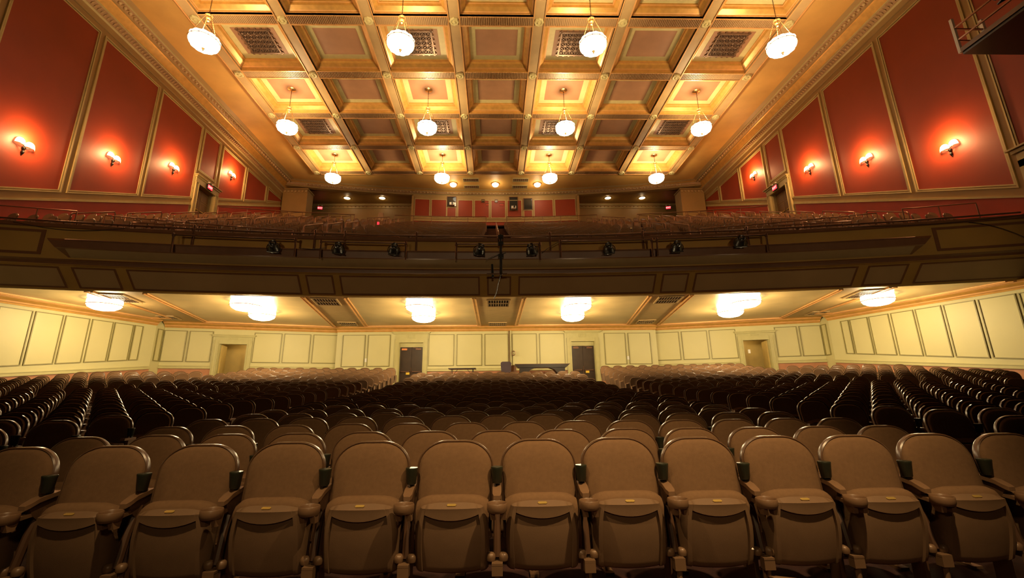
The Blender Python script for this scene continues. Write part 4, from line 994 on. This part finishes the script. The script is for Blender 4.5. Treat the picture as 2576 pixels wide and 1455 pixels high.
ME_PAN = pan_shell().mesh('seat_pan', 'pan', 38); ME_CUSH = pan_cushion().mesh('seat_cushion', 'fabric', 50)
pl = MB().prism([(a_, -.208+b_*.88-.0014, .6865+b_*.474+.0026) for a_, b_ in ((-.031, 0), (-.024, -.010), (.024, -.010), (.031, 0), (.024, .010), (-.024, .010))], (0, -.0014, .0026))
ME_PLATE = pl.mesh('number_plate', 'brass')
LOWP = MB(); LOWP.box((0, -.19, .49), (.46, .08, .36)); LOWC = pan_cushion(False)
lp = MB(); lp.add(LOWP.v, LOWP.f, 0); ME_PAN2 = lp.mesh('seat_pan', 'pan'); ME_CUSH2 = LOWC.mesh('seat_cushion', 'fabric', 60)
# standard on the right-hand side of each seat: arm, holder, post, hinges
HX = PITCH/2
ar = MB(); pts = [(-.028, .03, .790), (-.030, -.10, .768), (-.029, -.155, .745), (-.020, -.178, .735), (.020, -.178, .735), (.029, -.155, .745), (.030, -.10, .768), (.028, .03, .790)]
ar.prism([(HX+x, y, z) for x, y, z in pts], (0, 0, -.026)); ME_ARM = ar.mesh('armrest', 'armpad', 50)
pn = MB(); pn.prism([(HX-.018, .05, .77), (HX-.018, -.15, .722), (HX-.018, -.12, .67), (HX-.018, -.02, .58), (HX-.018, .05, .52)], (.036, 0, 0)); ME_ARMP = pn.mesh('arm_panel', 'shell')
ch = MB(); ch.lathe([(.040, .0), (.056, .001), (.060, .006), (.061, .012), (.0635, .016), (.0635, .050), (.060, .055), (.055, .048), (.054, .014), (.001, .014)], 28, (HX+.002, -.262, .658))
ch.prism([(HX-.045, -.295, .66), (HX-.045, -.225, .66), (HX-.038, -.245, .618), (HX-.038, -.285, .618)], (.03, 0, 0)); ch.prism([(HX+.02, -.295, .66), (HX+.02, -.225, .66), (HX+.026, -.245, .618), (HX+.026, -.285, .618)], (.03, 0, 0))
ch.bar((HX, -.21, .667), (HX, -.06, .68), .035, .022); ME_CUP = ch.mesh('cup_holder', 'armpad', 40)
po = MB(); po.tube([(HX, -.04, .70), (HX, -.10, .55), (HX, -.14, .37)], .024, 8); po.box((HX, .0, .35), (.03, .10, .64)); ME_POST = po.mesh('post', 'post', 40)
hg = MB()
for s2 in (-1, 1):
    c_ = (HX+s2*.040, -.15, .378); hg.lathe([(.001, .022), (.018, .020), (.028, .010), (.031, -.006), (.026, -.024)], 12, c_)
hg.box((HX, -.165, .345), (.068, .09, .016)); hg.box((HX, -.185, .312), (.068, .05, .056)); ME_HINGE = hg.mesh('hinge', 'bracket', 45)
lg = MB(); lg.tube([(HX, -.18, .29), (HX, -.18, .14), (HX, -.17, .0)], .018, 8); lg.box((HX, -.18, .01), (.07, .14, .02)); ME_LEG = lg.mesh('leg', 'bracket', 45)
lg2 = MB(); lg2.tube([(HX, -.185, .29), (HX, -.185, .245), (HX+.02, -.19, .235), (HX+.22, -.20, .215)], .013, 8); lg2.tube([(HX, -.14, .30), (HX, -.16, .0)], .015, 8); ME_LEG2 = lg2.mesh('leg', 'bracket', 45)
cp = MB(); cp.lathe([(.001, .893), (.040, .893), (.042, .886), (.040, .88), (.032, .795), (.027, .788), (.001, .788)], 14, (HX, -.045, 0)); cp.box((HX, -.02, .785), (.022, .03, .06)); ME_CAP = cp.mesh('corner_cap', 'cap', 40)
ar2 = MB(); ar2.box((HX, -.07, .755), (.055, .22, .03)); ar2.box((HX, -.03, .37), (.035, .12, .74)); ar2.lathe([(.06, 0), (.06, .05), (.04, .05), (.001, .02)], 8, (HX, -.25, .66)); ME_ARM2 = ar2.mesh('armrest', 'armpad')

def proto_full():
    t = ob('theatre_seat', None)
    ob('back_shell', ME_SHELL, t); ob('backrest', ME_BACK, t)
    p = ob('seat_pan', ME_PAN, t); ob('number_plate', ME_PLATE, p); ob('seat_cushion', ME_CUSH, t)
    a = ob('armrest', ME_ARM, t); ob('arm_panel', ME_ARMP, a); ob('cup_holder', ME_CUP, t); ob('corner_cap', ME_CAP, t); ob('post', ME_POST, t); ob('hinge', ME_HINGE, t); ob('leg', ME_LEG, t)
    return t
def proto_mid():
    t = ob('theatre_seat', None)
    ob('back_shell', ME_SHELL, t); ob('backrest', ME_BACK, t); p = ob('seat_pan', ME_PAN2, t); ob('seat_cushion', ME_CUSH2, t); ob('armrest', ME_ARM2, t); ob('corner_cap', ME_CAP, t)
    return t
def proto_low():
    t = ob('theatre_seat', None)
    ob('back_shell', ME_SHELL2, t); ob('backrest', ME_BACK2, t); ob('seat_pan', ME_PAN2, t); ob('seat_cushion', ME_CUSH2, t); ob('armrest', ME_ARM2, t)
    return t
seats = []     # x, y, rz, block, row, rank
for r in range(23):
    y = 3.25+.77*r; c0 = .103 if r % 2 == 0 else -.185; n = 6 if r % 2 == 0 else 6
    pl_, pr_ = (PITCH, PITCH) if r % 2 else (.604, .562)
    if r == 0: pl_, pr_ = .578, .566
    if r % 2 and r > 2: c0 = -.15
    for k in range(-n, n+1):
        xx = c0+(pl_ if k < 0 else pr_)*k
        yy = y-(.010 if r < 2 else .006)*xx*xx*(1 if xx < 0 else .25)
        seats.append((xx, yy, .006*xx, 'centre block', r, xx))
for sgn, nm in ((-1, 'left'), (1, 'right')):
    b1 = math.radians(6)
    for r in range(12):                                  # front block, rows angled a little towards the stage
        for c in range(11):
            x = 5.33+.617*c; y = 4.66+.77*r-.062*c
            seats.append((sgn*x, y, -sgn*b1, nm+' front block', r, sgn*x))
    for r in range(11):                                  # block behind the cross aisle
        for c in range(11):
            x = 5.31+.628*c; y = 14.2+.77*r-.012*c
            seats.append((sgn*x, y, -sgn*.02, nm+' rear block', r, sgn*x))
    for r in range(16):                                  # block along the side wall
        for c in range(10):
            x = 13.02+.60*c; y = 7.78+.77*r-.10*c
            if x > XS(y)-.5: continue
            seats.append((sgn*x, y, -sgn*.17, nm+' wall block', r, sgn*x))
def visible(s):
    x, y = s[0], s[1]
    return abs(x+.2) < 1.17*y+.45
def size_key(s): return math.hypot(s[0]+.2, s[1])*(1.0 if s[3] == 'centre block' else .95)
vis = [s for s in seats if visible(s)]
vis.sort(key=size_key)
near = vis[:298]; rest = vis[298:]
rowsd = {}
for s in near: rowsd.setdefault((s[3], s[4]), []).append(s)
P_FULL, P_MID, P_LOW = proto_full(), proto_mid(), proto_low(); used = {}
rk = {}
for key, lst in rowsd.items():
    lst.sort(key=lambda s: s[0])
    for i, s in enumerate(lst): rk[id(s)] = (i, len(lst))
rows_seen = {}
for (b, r) in rowsd: rows_seen.setdefault(b, []).append(r)
for b in rows_seen: rows_seen[b].sort()
cnt = 0
for s in near:
    x, y, rz, blk, r, _ = s
    d_ = math.hypot(x, y)
    if (blk == 'centre block' and r <= 1) or d_ < 6.6 and 'front' in blk: P = P_FULL
    elif d_ < 8.4: P = P_MID
    else: P = P_LOW
    if id(P) in used: t = copy_tree(P)
    else: t = P; used[id(P)] = 1
    jit = random.uniform(-.006, .006)
    t.location = (x, y+jit, zfloor(x, y)+random.uniform(-.003, .003)); t.rotation_euler = (random.uniform(-.008, .008), 0, rz+random.uniform(-.012, .012))
    i, n = rk[id(s)]; ro = rows_seen[blk].index(r)
    rown = 'front row' if ro == 0 else ordn[min(ro, 23)]+' row'
    if i <= (n-1)/2: pos = ('leftmost' if i == 0 else ordn[i]+' from left')
    else: pos = ('rightmost' if i == n-1 else ordn[n-1-i]+' from right')
    t['label'] = 'brown tip-up theatre seat, %s of %s, %s' % (rown, blk, pos); t['category'] = 'seat'; t['group'] = 'theatre seats in the '+blk
    if P is P_FULL and r == 0:
        for c_ in t.children:
            if c_.name.startswith('leg') and i % 2 == 0 and 4 <= i <= 9: c_.data = ME_LEG2
# number lettering on the front row plates
for s in near:
    pass
# all other seats of the stalls, joined
def low_block(lst, name, label, zf, sc=1.0, simple=False):
    verts = []; faces = []; mi = []
    parts = [(LOWA, 0), (LOWB, 1), (LOWP, 2), (LOWC, 1)]
    arm = MB().box((HX, -.08, .36), (.045, .22, .66)); parts.append((arm, 2))
    base = []; 
    for pm_, k in parts: base.append((pm_.v, pm_.f, k))
    for (x, y, rz) in lst:
        c_, s_ = math.cos(rz), math.sin(rz); z0 = zf(x, y); jr = random.uniform(-.006, .006)
        for V, Fc, k in base:
            o = len(verts)
            verts += [(x+(c_*v[0]-s_*v[1])*sc, y+(s_*v[0]+c_*v[1])*sc+jr, z0+v[2]*sc) for v in V]
            faces += [tuple(i+o for i in f) for f in Fc]; mi += [k]*len(Fc)
    me = bpy.data.meshes.new(name); me.from_pydata(verts, [], faces)
    for q in ('shell', 'fabric', 'pan'): me.materials.append(M[q])
    me.polygons.foreach_set('material_index', mi); me.update()
    return stuff(ob(name, me), label, 'seats')
low_block([(s[0], s[1], s[2]) for s in rest], 'theatre_seats', 'remaining brown theatre seats in the rear and outer rows of the stalls', zfloor)
# balcony seats
bs = []
for r in range(22):
    Y = 17.15+.86*r; x = -17.9+(.28 if r % 2 else 0)
    while x < 17.9:
        a = abs(x); ok = a > .85 and not (7.6 < a < 8.45) and not (12.05 < a < 12.8) and not (15.85 < a < 16.6)
        if 7.3 < a < 11 and 24.2 < Y < 29.2: ok = False
        if Y+curve(x) > 35.9 or (a > 7.5 and Y+curve(x) > 36.5): ok = False
        if a > 16.4 and Y+curve(x) > 34.6: ok = False
        if ok: bs.append((x, Y+curve(x)+.25, math.atan(.013*x)))
        x += .58
def zb_seat(x, y): return ZR(max(0, min(22, round((y-.25-curve(x)-17.15)/.86))))-.05
low_block(bs, 'balcony_seats', 'brown theatre seats filling the raked rows of the balcony', zb_seat, .92)

# ------------------------------------------------------------------ small things on the front row
for (x, lb) in ((-1.05, 'left'), (.68, 'middle'), (1.83, 'right')):
    t = thing('floor_diffuser', 'low brown mushroom air diffuser under the front row, %s one' % lb, 'vent', (x-.2, 2.98, zfloor(0, 3))) if False else None
for k, x in enumerate((-.62, .53, 1.68)):
    t = thing('floor_diffuser', 'low brown round air diffuser on the floor under the front row, %s' % ('left', 'middle', 'right')[k], 'vent', (x-.07, 3.05, zfloor(0, 3.0)))
    MB().lathe([(.15, .12), (.155, .13), (.14, .145), (.001, .155)], 20).build('cap', 'shell', t, 50); MB().lathe([(.05, 0), (.05, .13)], 12).build('stem', 'post', t, 50)
def sticker(x, z, lb, shape):
    t = tag(shape.build('chip_mark', 'white', None, loc=(x, 2.965, z)), lb, 'mark')
sticker(1.385, .305+.02, 'small pale chip on a front row seat pan edge right of centre', MB().lathe([(.001, -.008), (.008, 0), (.001, .008)], 8))
